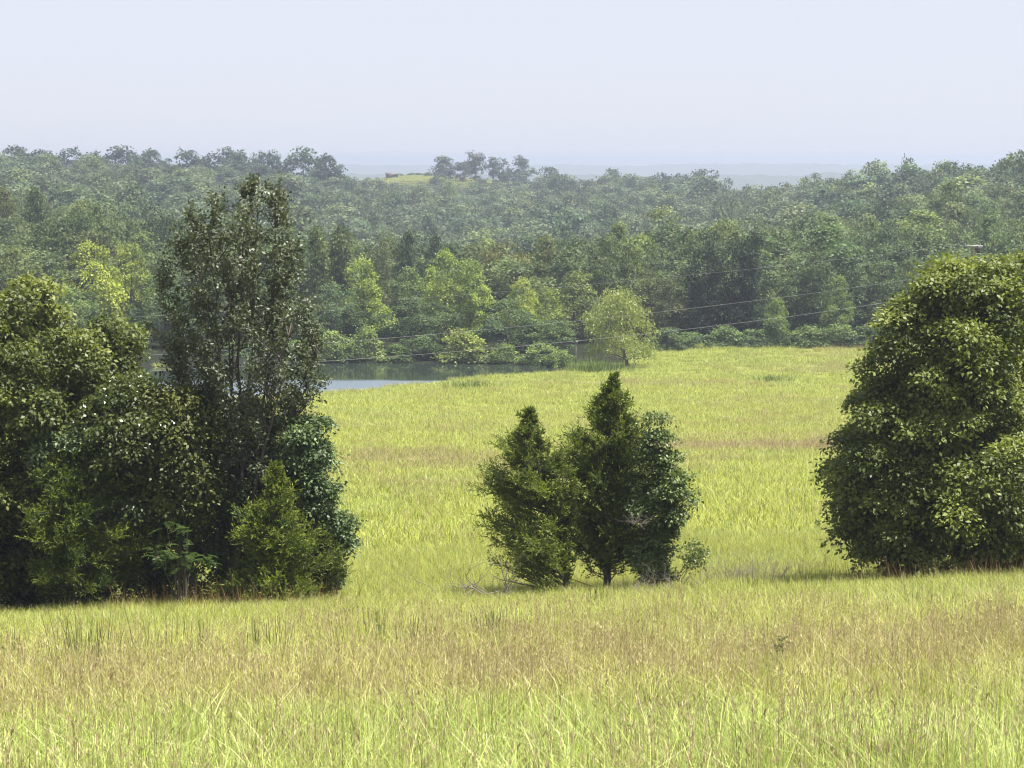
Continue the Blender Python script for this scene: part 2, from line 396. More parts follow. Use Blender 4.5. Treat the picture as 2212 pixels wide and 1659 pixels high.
# ------------------------------------------------------------------ setting: far hills in the haze
def build_far():
    m, t, ns, ls = nodes('far_woodland')
    gm = ns.new('ShaderNodeNewGeometry'); nz = ns.new('ShaderNodeTexNoise'); nz.inputs['Scale'].default_value = .03; nz.inputs['Detail'].default_value = 5
    ls.new(gm.outputs['Position'], nz.inputs['Vector'])
    c = mixrgb(ns, ls, nz.outputs['Fac'], (.018, .032, .026), (.05, .07, .05))
    p = ns.new('ShaderNodeBsdfPrincipled'); p.inputs['Roughness'].default_value = 1; ls.new(c, p.inputs['Base Color'])
    o = ns.new('ShaderNodeOutputMaterial'); ls.new(p.outputs[0], o.inputs['Surface'])
    for (Yc, py, amp, seed, lab) in ((3300, 372, 9, 3, 'nearer wooded hill fading into the haze beyond the ridge notch'), (6200, 355.5, 8, 9, 'long pale blue hill line along the horizon')):
        xs = np.linspace(-.42, .42, 500) * Yc; prof = np.array([-1, -.8, -.55, -.3, -.12, 0, .2, .5, 1.0]); hh = np.array([0, .2, .5, .8, .95, 1, .85, .45, 0])
        V = []
        top = zat(py, Yc) + (fnoise(xs / (Yc * .12), xs * 0 + 3, seed, 3) - .5) * amp * 2 + (fnoise(xs / 22, xs * 0, seed + 3, 3) - .5) * 7
        for a, hgt in zip(prof, hh):
            V.append(np.stack([xs, np.full(len(xs), Yc + a * Yc * .12), -46 + (top + 46) * hgt + (fnoise(xs / 25, xs * 0 + a * 9, 4, 3) - .5) * 5 * (hgt < 1) * (hgt > 0)], 1))
        V = np.concatenate(V); nx = len(xs)
        i = np.arange(len(prof) - 1)[:, None] * nx; j = np.arange(nx - 1)[None]
        F = np.stack([i + j, i + j + 1, i + nx + j + 1, i + nx + j], -1).reshape(-1, 4)
        tag(link('far_hill', mesh_from('far_hill', V, F, [m])), lab, 'hill', kind='structure')
build_far()

# ------------------------------------------------------------------ foliage generators
def rows_fn(rows, Y):             # rows of (picture row, left column, right column) -> real size at distance Y
    rr = np.array([(zat(a, Y), xat(b, Y, zat(a, Y)), xat(c, Y, zat(a, Y))) for a, b, c in rows])
    rr = rr[np.argsort(rr[:, 0])]
    return rr[:, 0], rr[:, 1], rr[:, 2]
def broadleaf(rng, rows, n_clump, per, rc, leaf, depth=.8, flat=.7, interior=.3, lumps=.22, aspect=.6, boughs=None, spray=1.15):
    """rows = (z, xl, xr) arrays; returns leaf quads in a Geo plus the clump centres"""
    z, xl, xr = rows
    zs = np.linspace(z[0], max(z[-1] - .45 * rc, z[0] + .1), 200); L = np.interp(zs, z, xl); Rr = np.interp(zs, z, xr)
    w = np.maximum(Rr - L, .05); cdf = np.cumsum(w); cdf /= cdf[-1]
    cz = np.interp(rng.random(n_clump), cdf, zs)
    l = np.interp(cz, z, xl); r = np.interp(cz, z, xr); hw = (r - l) / 2; xc = (r + l) / 2
    ph = rng.random(n_clump) * 2 * np.pi
    inner = rng.random(n_clump) < interior
    rho = np.where(inner, np.sqrt(rng.random(n_clump)) * .75, .80 + .2 * rng.random(n_clump))
    rho = rho * (1 - lumps + lumps * 1.25 * vnoise(ph * 1.6 + 20, cz * 1.1 + 7, int(rng.integers(1e6))))
    rcl = rc * (.5 + .8 * rng.random(n_clump))
    hwe = np.maximum(hw - .55 * rcl, hw * .25)
    C = np.stack([xc + rho * np.cos(ph) * hwe, rho * np.sin(ph) * hwe * depth, cz], 1)
    out = unit(np.stack([np.cos(ph), np.sin(ph) * depth, .35 + 0 * ph], 1))
    if boughs:                                 # gather the outer clumps into layered boughs with dark gaps between
        nb, Rb = boughs
        o_ = np.where(~inner)[0]; ib = np.arange(nb)
        bz = np.interp((ib + .2 + .6 * rng.random(nb)) / nb, cdf, zs); bp = ib * 2.39996 + rng.normal(size=nb) * .35
        bl_ = np.interp(bz, z, xl); br_ = np.interp(bz, z, xr); bh = np.maximum((br_ - bl_) / 2 - Rb * .62, .12 * (br_ - bl_)) * (.82 + .22 * rng.random(nb))
        BC = np.stack([(bl_ + br_) / 2 + np.cos(bp) * bh, np.sin(bp) * bh * depth, bz], 1); bo = unit(np.stack([np.cos(bp), np.sin(bp) * depth, .35 + 0 * bp], 1))
        q = rng.integers(0, nb, len(o_)); dd = unit(rng.normal(size=(len(o_), 3)) + .7 * bo[q] + np.array([0, 0, .5]))
        C[o_] = BC[q] + dd * (Rb * (.35 + .65 * np.sqrt(rng.random(len(o_)))))[:, None] * np.array([1, 1, .42]); out[o_] = unit(dd * .6 + bo[q] * .6)
        C[inner, :2] = C[inner, :2] * .8 + np.stack([xc, 0 * xc], 1)[inner] * .2
        C[:, 2] = np.clip(C[:, 2], z[0] + .1, z[-1] - .4 * rcl)
    m_ = 9                                     # leaves per spray
    ks = np.repeat(np.arange(n_clump), max(per // m_, 1)); ns_ = len(ks)
    d = unit(rng.normal(size=(ns_, 3)) + .55 * out[ks] + np.array([0, 0, .45]))
    rad = rcl[ks] * np.where(rng.random(ns_) < .14, 1 + .3 * rng.random(ns_), .5 + .55 * np.sqrt(rng.random(ns_)))
    SP = C[ks] + d * rad[:, None] * np.array([1, 1, flat])
    SN = unit(d * .55 + np.array([0, 0, .75]) + rng.normal(size=(ns_, 3)) * .3)
    j = np.repeat(np.arange(ns_), m_); k = ks[j]; n = len(k)
    off = rng.normal(size=(n, 3)); off -= (off * SN[j]).sum(1, keepdims=True) * SN[j] * .75
    P = SP[j] + off * leaf * spray
    N = unit(SN[j] + rng.normal(size=(n, 3)) * .42)
    A = unit(unit(off) + rng.normal(size=(n, 3)) * .5 + np.array([0, 0, -.3]))
    Ls = leaf * (.65 + .7 * rng.random(n))
    ct = rng.random(n_clump)
    T = np.clip(.75 * ct[k] + .35 * rng.random(ns_)[j] + .25 * rng.random(n) - .18, 0, 1)
    g = Geo(); g.cards(P, A, N, Ls, Ls * aspect, T)
    return g, C, out
def bez(a, b, c, n=6):
    t = np.linspace(0, 1, n)[:, None]
    return (1 - t) ** 2 * a + 2 * t * (1 - t) * b + t * t * c
def trunk_geo(rng, base, spine, r0, limbs, mat=0, sides=7, limb_r=.35):
    """spine: list of points (x, y, z) for the trunk; limbs: points to reach"""
    g = Geo(); P = np.array([base] + list(spine), float)
    s = np.linspace(0, 1, len(P)); tt = np.linspace(0, 1, 14)
    Q = np.stack([np.interp(tt, s, P[:, k]) for k in range(3)], 1)
    Q[1:-1] += rng.normal(size=(12, 3)) * .25 * r0 * np.array([1, 1, .2])
    rad = r0 * (1 - .88 * tt) * (1 + .5 * np.exp(-tt * 22))
    g.tube(Q, rad, sides)
    for c in limbs:
        c = np.asarray(c, float)
        h = np.clip((c[2] - base[2]) - np.hypot(c[0] - base[0], c[1] - base[1]) * (.5 + .5 * rng.random()), (Q[-1, 2] - base[2]) * .12, (Q[-1, 2] - base[2]) * .92)
        i = int(np.argmin(np.abs(Q[:, 2] - base[2] - h))); a = Q[i]
        b = a * .45 + c * .55; b[2] = a[2] * .75 + c[2] * .25
        ra = max(rad[i] * limb_r, .012)
        g.tube(bez(a, b, c, 6) + np.vstack([np.zeros(3), rng.normal(size=(4, 3)) * .04, np.zeros(3)]), np.linspace(ra, ra * .18, 6), 4)
    return g
def cedar(rng, rows, base, spine, n_br, twig_every, needle=.11, bare_below=None, up=(.15, .6), width=.26, y_depth=.85):
    """juniper: fine upswept sprays on branches that leave the trunk all round"""
    z, xl, xr = rows
    P = np.array([base] + list(spine), float); P = P[np.argsort(P[:, 2])]
    tx = lambda zz: np.interp(zz, P[:, 2], P[:, 0]); ty = lambda zz: np.interp(zz, P[:, 2], P[:, 1])
    g = Geo(); tg = Geo(); sd_ = int(rng.integers(1e6))
    tt = np.linspace(base[2], z[-1] - .05, 16)
    Q = np.stack([tx(tt), ty(tt), tt], 1); H = z[-1] - base[2]
    r0 = .028 * H * .62
    rad = r0 * (1 - .93 * np.linspace(0, 1, 16)) * (1 + .4 * np.exp(-np.linspace(0, 1, 16) * 20))
    tg.tube(Q, rad, 7)
    PP, AA, NN, LL, TT = [], [], [], [], []
    for b in range(n_br):
        tipz = z[0] + (z[-1] - z[0]) * (rng.random() ** .85)
        ph = rng.random() * 2 * np.pi
        l = tx(tipz) - np.interp(tipz, z, xl); r = np.interp(tipz, z, xr) - tx(tipz)
        rl = np.where(np.cos(ph) > 0, r, l); rl = max(float(rl) * (np.abs(np.cos(ph)) + y_depth * (1 - np.abs(np.cos(ph)))), .06)
        rl *= (.32 + 1.15 * float(vnoise(ph * 1.7 + 30, tipz * 2.3 + 60, sd_))) * (.7 + .42 * rng.random())
        rise = rl * rng.uniform(*up); z0 = max(tipz - rise, base[2] + .15)
        a = np.array([tx(z0), ty(z0), z0]); c = np.array([tx(tipz) + np.cos(ph) * rl, ty(tipz) + np.sin(ph) * rl, tipz])
        mid = a * .5 + c * .5; mid[2] = z0 + (tipz - z0) * .3
        B = bez(a, mid, c, 7)
        tg.tube(B, np.linspace(max(.05 * rl * .5, .008), .004, 7), 3)
        if bare_below is not None and tipz < bare_below and rng.random() < .7: continue
        Lb = np.linalg.norm(c - a); nt = max(int(Lb / twig_every), 4)
        sv = .15 + .85 * rng.random(nt) ** .75
        dirb = unit(c - a)
        tp = (1 - sv)[:, None] ** 2 * a + (2 * sv * (1 - sv))[:, None] * mid + (sv ** 2)[:, None] * c
        td = unit(dirb * .75 + rng.normal(size=(nt, 3)) * .55 + np.array([0, 0, .38]))
        tl = (.22 + .30 * rng.random(nt)) * np.clip(.2 + Lb * .75, .28, 1.2)
        nn = 10
        s2 = (np.arange(nn) + rng.random((nt, nn))) / nn
        p = tp[:, None] + td[:, None] * (s2 * tl[:, None])[..., None]
        ax = unit(td[:, None] + rng.normal(size=(nt, nn, 3)) * .5)
        bt = rng.random(); tn = np.clip(.2 + .45 * s2 + .7 * (bt - .5) + .3 * (rng.random((nt, nn)) - .5), 0, 1)
        PP.append(p.reshape(-1, 3)); AA.append(ax.reshape(-1, 3)); TT.append(tn.ravel())
        LL.append((needle * (.7 + .6 * rng.random((nt, nn)))).ravel())
    PP = np.concatenate(PP); AA = np.concatenate(AA); LL = np.concatenate(LL); TT = np.concatenate(TT)
    N = unit(np.cross(AA, rng.normal(size=AA.shape)))
    g.cards(PP, AA, N, LL, LL * width, TT)
    return g, tg
def upright(rng, rows, base, forks, n_limb, twigs, leaves, leaf, depth=.7, aspect=.5, tw=(.45, 1.1)):
    """tree of many ascending stems, leaves strung along fine twigs, sky between them"""
    z, xl, xr = rows
    tg = Geo(); PP, AA, NN, TT = [], [], [], []
    tips_f = []
    zs_ = np.linspace(z[0], z[-1], 80); cdf_ = np.cumsum(np.interp(zs_, z, xr - xl) + .15); cdf_ /= cdf_[-1]
    for (fx, fz0, fx1, fz1, r) in forks:      # main stems
        a = np.array([base[0] + rng.normal() * .12, base[1] + rng.normal() * .12, base[2]]); c = np.array([fx1, base[1] + rng.normal() * .7, fz1])
        m1 = np.array([fx, (a[1] + c[1]) / 2, fz0])
        Q = bez(a, m1, c, 14); Q[1:-1] += rng.normal(size=(12, 3)) * .05
        tg.tube(Q, r * (1 - .9 * np.linspace(0, 1, 14)), 6); tips_f.append((Q, r))
    for b in range(n_limb):
        zc = np.interp(rng.random(), cdf_, zs_)
        l, r = np.interp(zc, z, xl), np.interp(zc, z, xr); hw = (r - l) / 2
        ph = rng.random() * 2 * np.pi; rho = (.35 + .65 * np.sqrt(rng.random()))
        c = np.array([(l + r) / 2 + np.cos(ph) * rho * hw, base[1] + np.sin(ph) * rho * hw * depth, zc])
        # leave from the stem that passes closest below
        best = None
        for Q, rr in tips_f:
            ok = Q[:, 2] < zc - .1
            if not ok.any(): continue
            dd = np.hypot(Q[ok, 0] - c[0], Q[ok, 1] - c[1]) + .5 * np.abs(zc - Q[ok, 2] - np.hypot(Q[ok, 0] - c[0], Q[ok, 1] - c[1]) * 1.1)
            i = int(np.argmin(dd))
            if best is None or dd[i] < best[0]: best = (dd[i], Q[ok][i], rr)
        if best is None: best = (0, np.array(base, float), .05)
        a = best[1]; m1 = a * .5 + c * .5; m1[:2] = a[:2] * .35 + c[:2] * .65
        B = bez(a, m1, c, 7); Lb = np.linalg.norm(c - a)
        tg.tube(B, np.linspace(np.clip(.018 * Lb, .01, .05), .005, 7), 4)
        nt = int(twigs * np.clip(Lb / 2.0, .5, 1.6))
        sv = .3 + .7 * rng.random(nt)
        tp = (1 - sv)[:, None] ** 2 * a + (2 * sv * (1 - sv))[:, None] * m1 + (sv ** 2)[:, None] * c
        td = unit(unit(c - a) * .6 + rng.normal(size=(nt, 3)) * .55 + np.array([0, 0, .25]))
        tl = rng.uniform(tw[0], tw[1], nt)
        s2 = rng.random((nt, leaves)); p = tp[:, None] + td[:, None] * (s2 * tl[:, None])[..., None] + rng.normal(size=(nt, leaves, 3)) * .07
        ax = unit(td[:, None] * .5 + rng.normal(size=(nt, leaves, 3)) * .6 + np.array([0, 0, -.25]))
        PP.append(p.reshape(-1, 3)); AA.append(ax.reshape(-1, 3)); TT.append(np.clip(rng.random() * .5 + rng.random(nt * leaves) * .6, 0, 1))
    PP = np.concatenate(PP); AA = np.concatenate(AA); TT = np.concatenate(TT)
    N = unit(np.cross(AA, rng.normal(size=AA.shape)) + np.array([0, 0, .35])); n = len(PP)
    L = leaf * (.65 + .7 * rng.random(n))
    g = Geo(); g.cards(PP, AA, N, L, L * aspect, TT)
    return g, tg
def shift_y(g, dy):
    g.V = [v + np.array([0, dy, 0]) for v in g.V]
def plant(name, label, cat, base, crown, crown_mat, trunk=None, trunk_mat='bark', group=None, color=None, crown_name='crown', trunk_name='trunk'):
    e = tag(empty(name, base), label, cat, group)
    o = link(crown_name, crown.mesh(name + '_crown', [M[crown_mat]], base), e)
    if color: o.color = rgba(color)
    if trunk is not None: link(trunk_name, trunk.mesh(name + '_trunk', [M[trunk_mat]], base), e)
    return e

# ------------------------------------------------------------------ trees along the old fence row
def broad_tree(seed, name, label, cat, rows_px, x0, Y, n_clump, per, rc, leaf, mat, depth=.8, r0=.16, trunk_mat='bark', limbs=26, interior=.3, color=None, flat=.7, stems=1, lumps=.22, top=.8, group=None, aspect=.6, boughs=None):
    rng = np.random.default_rng(seed)
    rows = rows_fn(rows_px, Y); X0 = xat(x0, Y, -12); base = (X0, Y, gz(X0, Y) - .05)
    g, C, out = broadleaf(rng, rows, n_clump, per, rc, leaf, depth, flat, interior, lumps, aspect, boughs)
    shift_y(g, Y); C = C + np.array([0, Y, 0])
    ztop = rows[0][-1]; tg = Geo()
    for s in range(stems):
        zt = base[2] + (ztop - base[2]) * (top - .1 * s); xt = (np.interp(zt, rows[0], rows[1]) + np.interp(zt, rows[0], rows[2])) / 2 + (rng.normal() * .5 if s else 0)
        b = (base[0] + (rng.normal() * .22 if s else 0), base[1] + (rng.normal() * .22 if s else 0), base[2])
        k = rng.choice(len(C), min(limbs, len(C)), replace=False)
        t1 = trunk_geo(rng, b, [((b[0] * 2 + xt) / 3, Y + rng.normal() * .15, b[2] * .6 + zt * .4), (xt, Y + rng.normal() * .3, zt)], r0 * (1 - .25 * (s > 0)), C[k])
        for V, F, T in zip(t1.V, t1.F, t1.T): tg.add(V, F - F.min() if False else F - (F.min()), T)
    return plant(name, label, cat, base, g, mat, tg, trunk_mat, group, color)
def cedar_tree(seed, label, rows_px, x0, Y, n_br, every, spine_px=None, bare=None, needle=.11, color=None, up=(.15, .6), cat='cedar tree'):
    rng = np.random.default_rng(seed)
    rows = rows_fn(rows_px, Y); X0 = xat(x0, Y, -12); base = (X0, Y, gz(X0, Y) - .05)
    sp = spine_px or [(rows_px[0][1] * .5 + rows_px[0][2] * .5, rows_px[0][0])]
    spine = [(xat(a, Y, zat(b, Y)), Y, zat(b, Y)) for a, b in sp]
    g, tg = cedar(rng, rows, base, spine, n_br, every, needle, zat(bare, Y) if bare else None, up)
    return plant('cedar_tree', label, cat, base, g, 'cedar', tg, 'bark', None, color)

# the wooded clump at the west end of the row
broad_tree(11, 'oak_tree', 'broad olive green oak cut by the picture edge beside the dark clump', 'oak tree',
    [(612, -30, 60), (645, -90, 110), (700, -150, 160), (780, -190, 200), (880, -200, 210), (980, -190, 180), (1080, -180, 140), (1180, -180, 120), (1262, -170, 100)],
    -20, 64, 420, 280, .5, .135, 'oak', r0=.22, limbs=40, flat=.65, boughs=(64, .95), lumps=.14, color=(.9, .9, .85))
broad_tree(12, 'oak_tree', 'small rounded olive oak between the big edge oak and the tall open tree', 'oak tree',
    [(695, 212, 240), (730, 175, 280), (790, 145, 315), (860, 125, 335), (940, 120, 345), (1040, 150, 320), (1150, 160, 320)],
    235, 67, 200, 260, .48, .13, 'oak', boughs=(32, .85), r0=.13, color=(.8, .88, .85))
def tall_tree():
    rng = np.random.default_rng(13); Y = 64.0
    rows = rows_fn([(383, 538, 548), (400, 526, 600), (425, 500, 615), (452, 388, 622), (480, 362, 640), (540, 345, 650), (620, 335, 662), (700, 315, 680), (770, 322, 705), (810, 345, 708), (860, 385, 690), (920, 395, 690), (1000, 410, 700)], Y)
    X0 = xat(505, Y, -12); base = (X0, Y, gz(X0, Y) - .05)
    fk = []
    for (mx, my, tx, ty, r) in ((470, 900, 400, 470, .085), (495, 880, 455, 520, .08), (520, 900, 520, 430, .10), (540, 880, 560, 385, .11), (560, 900, 605, 430, .09), (590, 900, 660, 640, .07), (450, 950, 345, 640, .07), (480, 900, 430, 560, .06), (505, 880, 480, 620, .06), (530, 900, 500, 460, .07), (610, 960, 690, 780, .06)):
        fk.append((xat(mx, Y, zat(my, Y)), zat(my, Y), xat(tx, Y, zat(ty, Y)), zat(ty, Y), r))
    g, tg = upright(rng, rows, base, fk, 315, 15, 14, .12, tw=(.25, .6))
    plant('tall_open_tree', 'tall grey green tree with upright stems and ragged top, highest of the dark clump', 'tree', base, g, 'silver', tg, 'bark')
tall_tree()
broad_tree(14, 'leafy_shrub', 'pale yellow green bushy tree below the small oak, beside the tall open tree', 'bush',
    [(815, 235, 268), (850, 200, 320), (900, 175, 385), (960, 150, 395), (1020, 130, 380), (1080, 140, 350), (1160, 170, 330)],
    265, 62.8, 80, 320, .55, .125, 'pale', r0=.07, limbs=30, color=(.75, .72, .75))
broad_tree(15, 'dark_thicket', 'dense dark broadleaf thicket under the tall open tree', 'thicket',
    [(870, 420, 560), (920, 350, 640), (1000, 310, 660), (1100, 300, 670), (1200, 300, 680), (1310, 310, 680)],
    470, 65.2, 340, 170, .45, .12, 'glossy', r0=.07, limbs=40, stems=4, color=(.75, .8, .75))
broad_tree(16, 'silvery_shrub', 'shrub with shining silvery green leaves at the field side of the dark clump', 'bush',
    [(900, 640, 680), (950, 615, 712), (1030, 625, 712), (1080, 630, 728), (1130, 635, 748), (1190, 640, 740), (1260, 650, 715)],
    672, 63.4, 120, 220, .30, .115, 'glossy', boughs=(22, .42), r0=.06, color=(1.25, 1.35, 1.5), stems=2)
cedar_tree(17, 'bushy yellow green cedar at the front foot of the dark clump', [(1005, 592, 600), (1060, 562, 632), (1120, 532, 665), (1180, 512, 690), (1240, 492, 702), (1290, 500, 690)], 600, 61.8, 330, .055, color=(1.25, 1.25, 1.0))
cedar_tree(18, 'spreading cedar with feathery light tipped branches beneath the edge oak', [(960, 140, 180), (1020, 95, 240), (1080, 45, 285), (1140, 50, 305), (1200, 75, 325), (1285, 90, 335)], 160, 62.2, 300, .06, color=(1.1, 1.15, .95), up=(.0, .3))
cedar_tree(19, 'low dark cedar at the outer corner of the dark clump, beside the silvery shrub', [(1150, 682, 700), (1190, 660, 728), (1230, 648, 748), (1278, 650, 722)], 690, 62.6, 170, .05, up=(.0, .35))
broad_tree(25, 'dark_thicket', 'dense dark broadleaf thicket behind the spreading feathery cedar', 'thicket',
    [(960, 110, 330), (1040, 60, 350), (1140, 50, 360), (1240, 60, 370), (1300, 70, 370)],
    210, 65.6, 200, 160, .45, .12, 'glossy', r0=.06, limbs=30, stems=4, color=(.7, .78, .7))
broad_tree(26, 'dark_thicket', 'dense dark broadleaf thicket behind the bushy yellow green cedar', 'thicket',
    [(1000, 500, 660), (1080, 480, 690), (1180, 470, 705), (1260, 470, 710), (1310, 480, 705)],
    590, 65.0, 200, 160, .42, .12, 'glossy', r0=.06, limbs=30, stems=4, color=(.7, .78, .7))
broad_tree(27, 'leafy_shrub', 'olive bushy tree between the pale bush and the stems of the tall open tree', 'bush',
    [(835, 330, 380), (870, 300, 440), (920, 290, 470), (980, 290, 480), (1060, 300, 470), (1120, 310, 460)],
    385, 63.2, 80, 320, .55, .13, 'oak', r0=.07, limbs=24, color=(.75, .72, .7))
broad_tree(28, 'leafy_shrub', 'grey green leafy bush leaning out from the edge oak above the feathery cedar', 'bush',
    [(915, 90, 180), (950, 65, 230), (1000, 70, 230), (1050, 90, 220), (1100, 100, 210)],
    140, 62.9, 46, 300, .45, .12, 'silver', r0=.05, limbs=20, color=(1.5, 1.7, 1.4))
broad_tree(29, 'dark_thicket', 'shaded thicket filling the foot of the dark clump below the edge oak', 'thicket',
    [(1050, -60, 120), (1150, -80, 130), (1250, -80, 130), (1300, -60, 120)],
    20, 65.6, 90, 260, .5, .12, 'glossy', r0=.06, limbs=20, stems=3, color=(.7, .78, .7))
def sumac():
    rng = np.random.default_rng(20); Y = 61.6; X0 = xat(398, Y, -12); base = (X0, Y, gz(X0, Y) - .03)
    tg = Geo(); g = Geo()
    top = zat(1120, Y)
    for k in range(11):
        tip = np.array([X0 + rng.normal() * .5, Y + rng.normal() * .35, top - rng.random() ** .7 * 1.25])
        a = np.array(base); B = bez(a, a * .5 + tip * .5 + np.array([rng.normal() * .1, 0, .1]), tip, 8); tg.tube(B, np.linspace(.022, .006, 8), 5)
        for f in range(9):
            ph = rng.random() * 6.283; el = rng.uniform(-.1, .7); L = rng.uniform(.35, .6)
            d = np.array([np.cos(ph) * np.cos(el), np.sin(ph) * np.cos(el), np.sin(el)])
            t = np.linspace(.2, 1, 9); p = tip - np.array([0, 0, rng.random() * .4]) + d * (t * L)[:, None] + np.array([0, 0, -1]) * (t ** 2 * L * .45)[:, None]
            tg.tube(p[::2], .004, 3)
            sd = unit(np.cross(d, [0, 0, 1.0]))
            for s in (-1, 1):
                ax = unit(sd * s + d * .35 + rng.normal(size=(9, 3)) * .1 + np.array([0, 0, -.2]))
                g.cards(p, ax, np.tile([0, 0, 1.0], (9, 1)) + rng.normal(size=(9, 3)) * .2, np.full(9, .15) * np.sin(t * 2.6 + .3), np.full(9, .045), rng.random(9))
    plant('sumac_sapling', 'bright green sapling with feather shaped leaves against the dark clump', 'sapling', base, g, 'bright', tg, color=(.42, .45, .42))
sumac()

# the group of three in the middle
cedar_tree(21, 'cedar with a leaning trunk and thin lower branches, first of the three in the field', [(884, 1138, 1146), (930, 1110, 1166), (980, 1080, 1202), (1030, 1060, 1232), (1080, 1050, 1246), (1120, 1046, 1250), (1180, 1066, 1254), (1235, 1075, 1240), (1265, 1110, 1230)],
    1230, 62.5, 330, .045, [(1205, 1150), (1168, 1040), (1142, 884)], bare=1225)
cedar_tree(22, 'tallest pointed cedar in the middle of the three in the field', [(812, 1322, 1330), (850, 1298, 1345), (895, 1272, 1374), (940, 1232, 1386), (1000, 1226, 1392), (1060, 1224, 1402), (1120, 1220, 1406), (1180, 1228, 1410), (1240, 1240, 1398)],
    1312, 63.4, 430, .045, [(1312, 1100), (1326, 812)], bare=1200, color=(1.05, 1.1, 1.0))
broad_tree(23, 'pear_tree', 'narrow glossy leaved broadleaf tree standing beside the tallest cedar', 'tree',
    [(884, 1404, 1413), (925, 1392, 1424), (960, 1386, 1444), (1000, 1376, 1462), (1050, 1370, 1478), (1090, 1370, 1490), (1130, 1376, 1482), (1165, 1376, 1458), (1215, 1380, 1450), (1255, 1390, 1440)],
    1392, 62.6, 130, 200, .26, .10, 'glossy', boughs=(26, .36), r0=.08, color=(1.05, 1.1, .95), limbs=34)
broad_tree(24, 'small_sapling', 'small light green sapling leaning away from the three field trees', 'sapling',
    [(1165, 1500, 1520), (1185, 1470, 1532), (1210, 1455, 1536), (1228, 1490, 1525)], 1440, 62.4, 22, 60, .14, .07, 'pale', r0=.02, limbs=10, color=(.8, .8, .8))

# the big tree at the east end of the row
broad_tree(31, 'maple_tree', 'massive glossy broadleaf tree sweeping to the ground at the field edge', 'maple tree',
    [(552, 2080, 2165), (580, 2040, 2215), (620, 1990, 2235), (660, 1945, 2245), (710, 1910, 2240), (770, 1890, 2225), (830, 1878, 2190), (880, 1855, 2190), (940, 1838, 2240), (1000, 1822, 2280), (1060, 1800, 2310), (1100, 1788, 2320), (1150, 1812, 2330), (1200, 1826, 2330), (1245, 1850, 2320)],
    2060, 62.2, 520, 300, .52, .135, 'oak', r0=.24, limbs=60, color=(.95, .98, .88), interior=.3, flat=.62, lumps=.14, boughs=(84, 1.0))
broad_tree(32, 'maple_tree', 'slim stemmed tree behind the massive one, cut by the picture edge', 'maple tree',
    [(535, 2200, 2290), (570, 2175, 2330), (640, 2172, 2370), (700, 2185, 2390), (760, 2195, 2400), (830, 2240, 2400), (900, 2260, 2400)],
    2250, 65.5, 150, 300, .52, .135, 'oak', boughs=(14, 1.2), r0=.10, limbs=30, stems=4, color=(1.05, 1.05, .9))

# ------------------------------------------------------------------ woodland trees: shared meshes
def unit_tree(seed, kind, H=15.0, W=10.0, n_clump=70, per=80, leaf=.36, rc=1.15, mat='wood_leaf', lumps=.26, spray=1.0):
    rng = np.random.default_rng(seed)
    if kind == 'round': pr = [(.10, .30), (.2, .75), (.35, .98), (.55, 1.0), (.72, .85), (.86, .55), (.96, .25), (1, .06)]
    elif kind == 'tall': pr = [(.06, .45), (.15, .8), (.35, 1.0), (.6, .95), (.8, .75), (.92, .45), (1, .08)]
    elif kind == 'spire': pr = [(.06, .7), (.15, 1.0), (.35, .95), (.6, .7), (.8, .42), (.92, .2), (1, .03)]
    elif kind == 'oak': pr = [(.10, .45), (.25, .85), (.45, 1.0), (.65, .97), (.8, .8), (.92, .48), (1, .1)]
    elif kind == 'shrub': pr = [(.02, .8), (.15, 1.0), (.45, .95), (.7, .7), (.9, .4), (1, .1)]
    elif kind == 'open': pr = [(.3, .3), (.4, .75), (.55, 1.0), (.7, .8), (.85, .6), (1, .12)]
    z = np.array([p[0] for p in pr]) * H; w = np.array([p[1] for p in pr]) * W / 2
    jl = 1 + .24 * rng.normal(size=len(w)); jr = 1 + .24 * rng.normal(size=len(w))
    g, C, out = broadleaf(rng, (z, -w * jl, w * jr), n_clump, per, rc, leaf, 1.0, .72, .2, lumps, .8, None, spray)
    k = rng.choice(len(C), min(16, len(C)), replace=False)
    tg = trunk_geo(rng, (0, 0, -.6), [(rng.normal() * .2, 0, H * .45), (rng.normal() * .4, 0, H * .82)], .021 * H * (.6 if kind == 'shrub' else 1), C[k])
    tgm = tg.mesh('trunk', [M['bark']])
    cm = g.mesh('crown', [M[mat]])
    return cm, tgm, (H, W)
UNITS = {}
for kd, n in (('round', 4), ('tall', 3), ('oak', 3), ('spire', 2), ('shrub', 3), ('open', 2)):
    for k in range(n):
        H, W = {'round': (15, 10.5), 'tall': (18, 8), 'oak': (15, 12), 'spire': (14, 6.5), 'shrub': (4, 5.5), 'open': (15, 9)}[kd]
        sh = kd == 'shrub'
        UNITS[(kd, k)] = unit_tree(100 + len(UNITS), kd, H, W, 26 if sh else (34 if kd == 'open' else 54), 110 if sh else (60 if kd == 'open' else 150), .26 if sh else .36, .85 if sh else (1.0 if kd == 'open' else 1.65))
def wood_tree(name, label, cat, kd, var, X, Y, H, W, color, group=None, rot=None, dz=0, bare=False):
    cm, tm, (uh, uw) = UNITS[(kd, var % len([1 for a in UNITS if a[0] == kd]))]
    e = tag(empty(name, (X, Y, gz(X, Y) + dz)), label, cat, group)
    e.scale = (W / uw, W / uw, H / uh); e.rotation_euler = (0, 0, random.random() * 6.28 if rot is None else rot)
    c = link('crown', cm, e); c.color = rgba(color)
    link('trunk', tm, e)
    return e
random.seed(5)
DK, MD, OL, YG, BR, GY, PL, BL = (.36, .44, .45), (.95, 1.0, .95), (1.15, 1.05, .8), (2.2, 2.15, 1.05), (1.25, .95, .8), (1.2, 1.3, 1.5), (1.7, 1.7, 1.4), (.75, .92, 1.0)
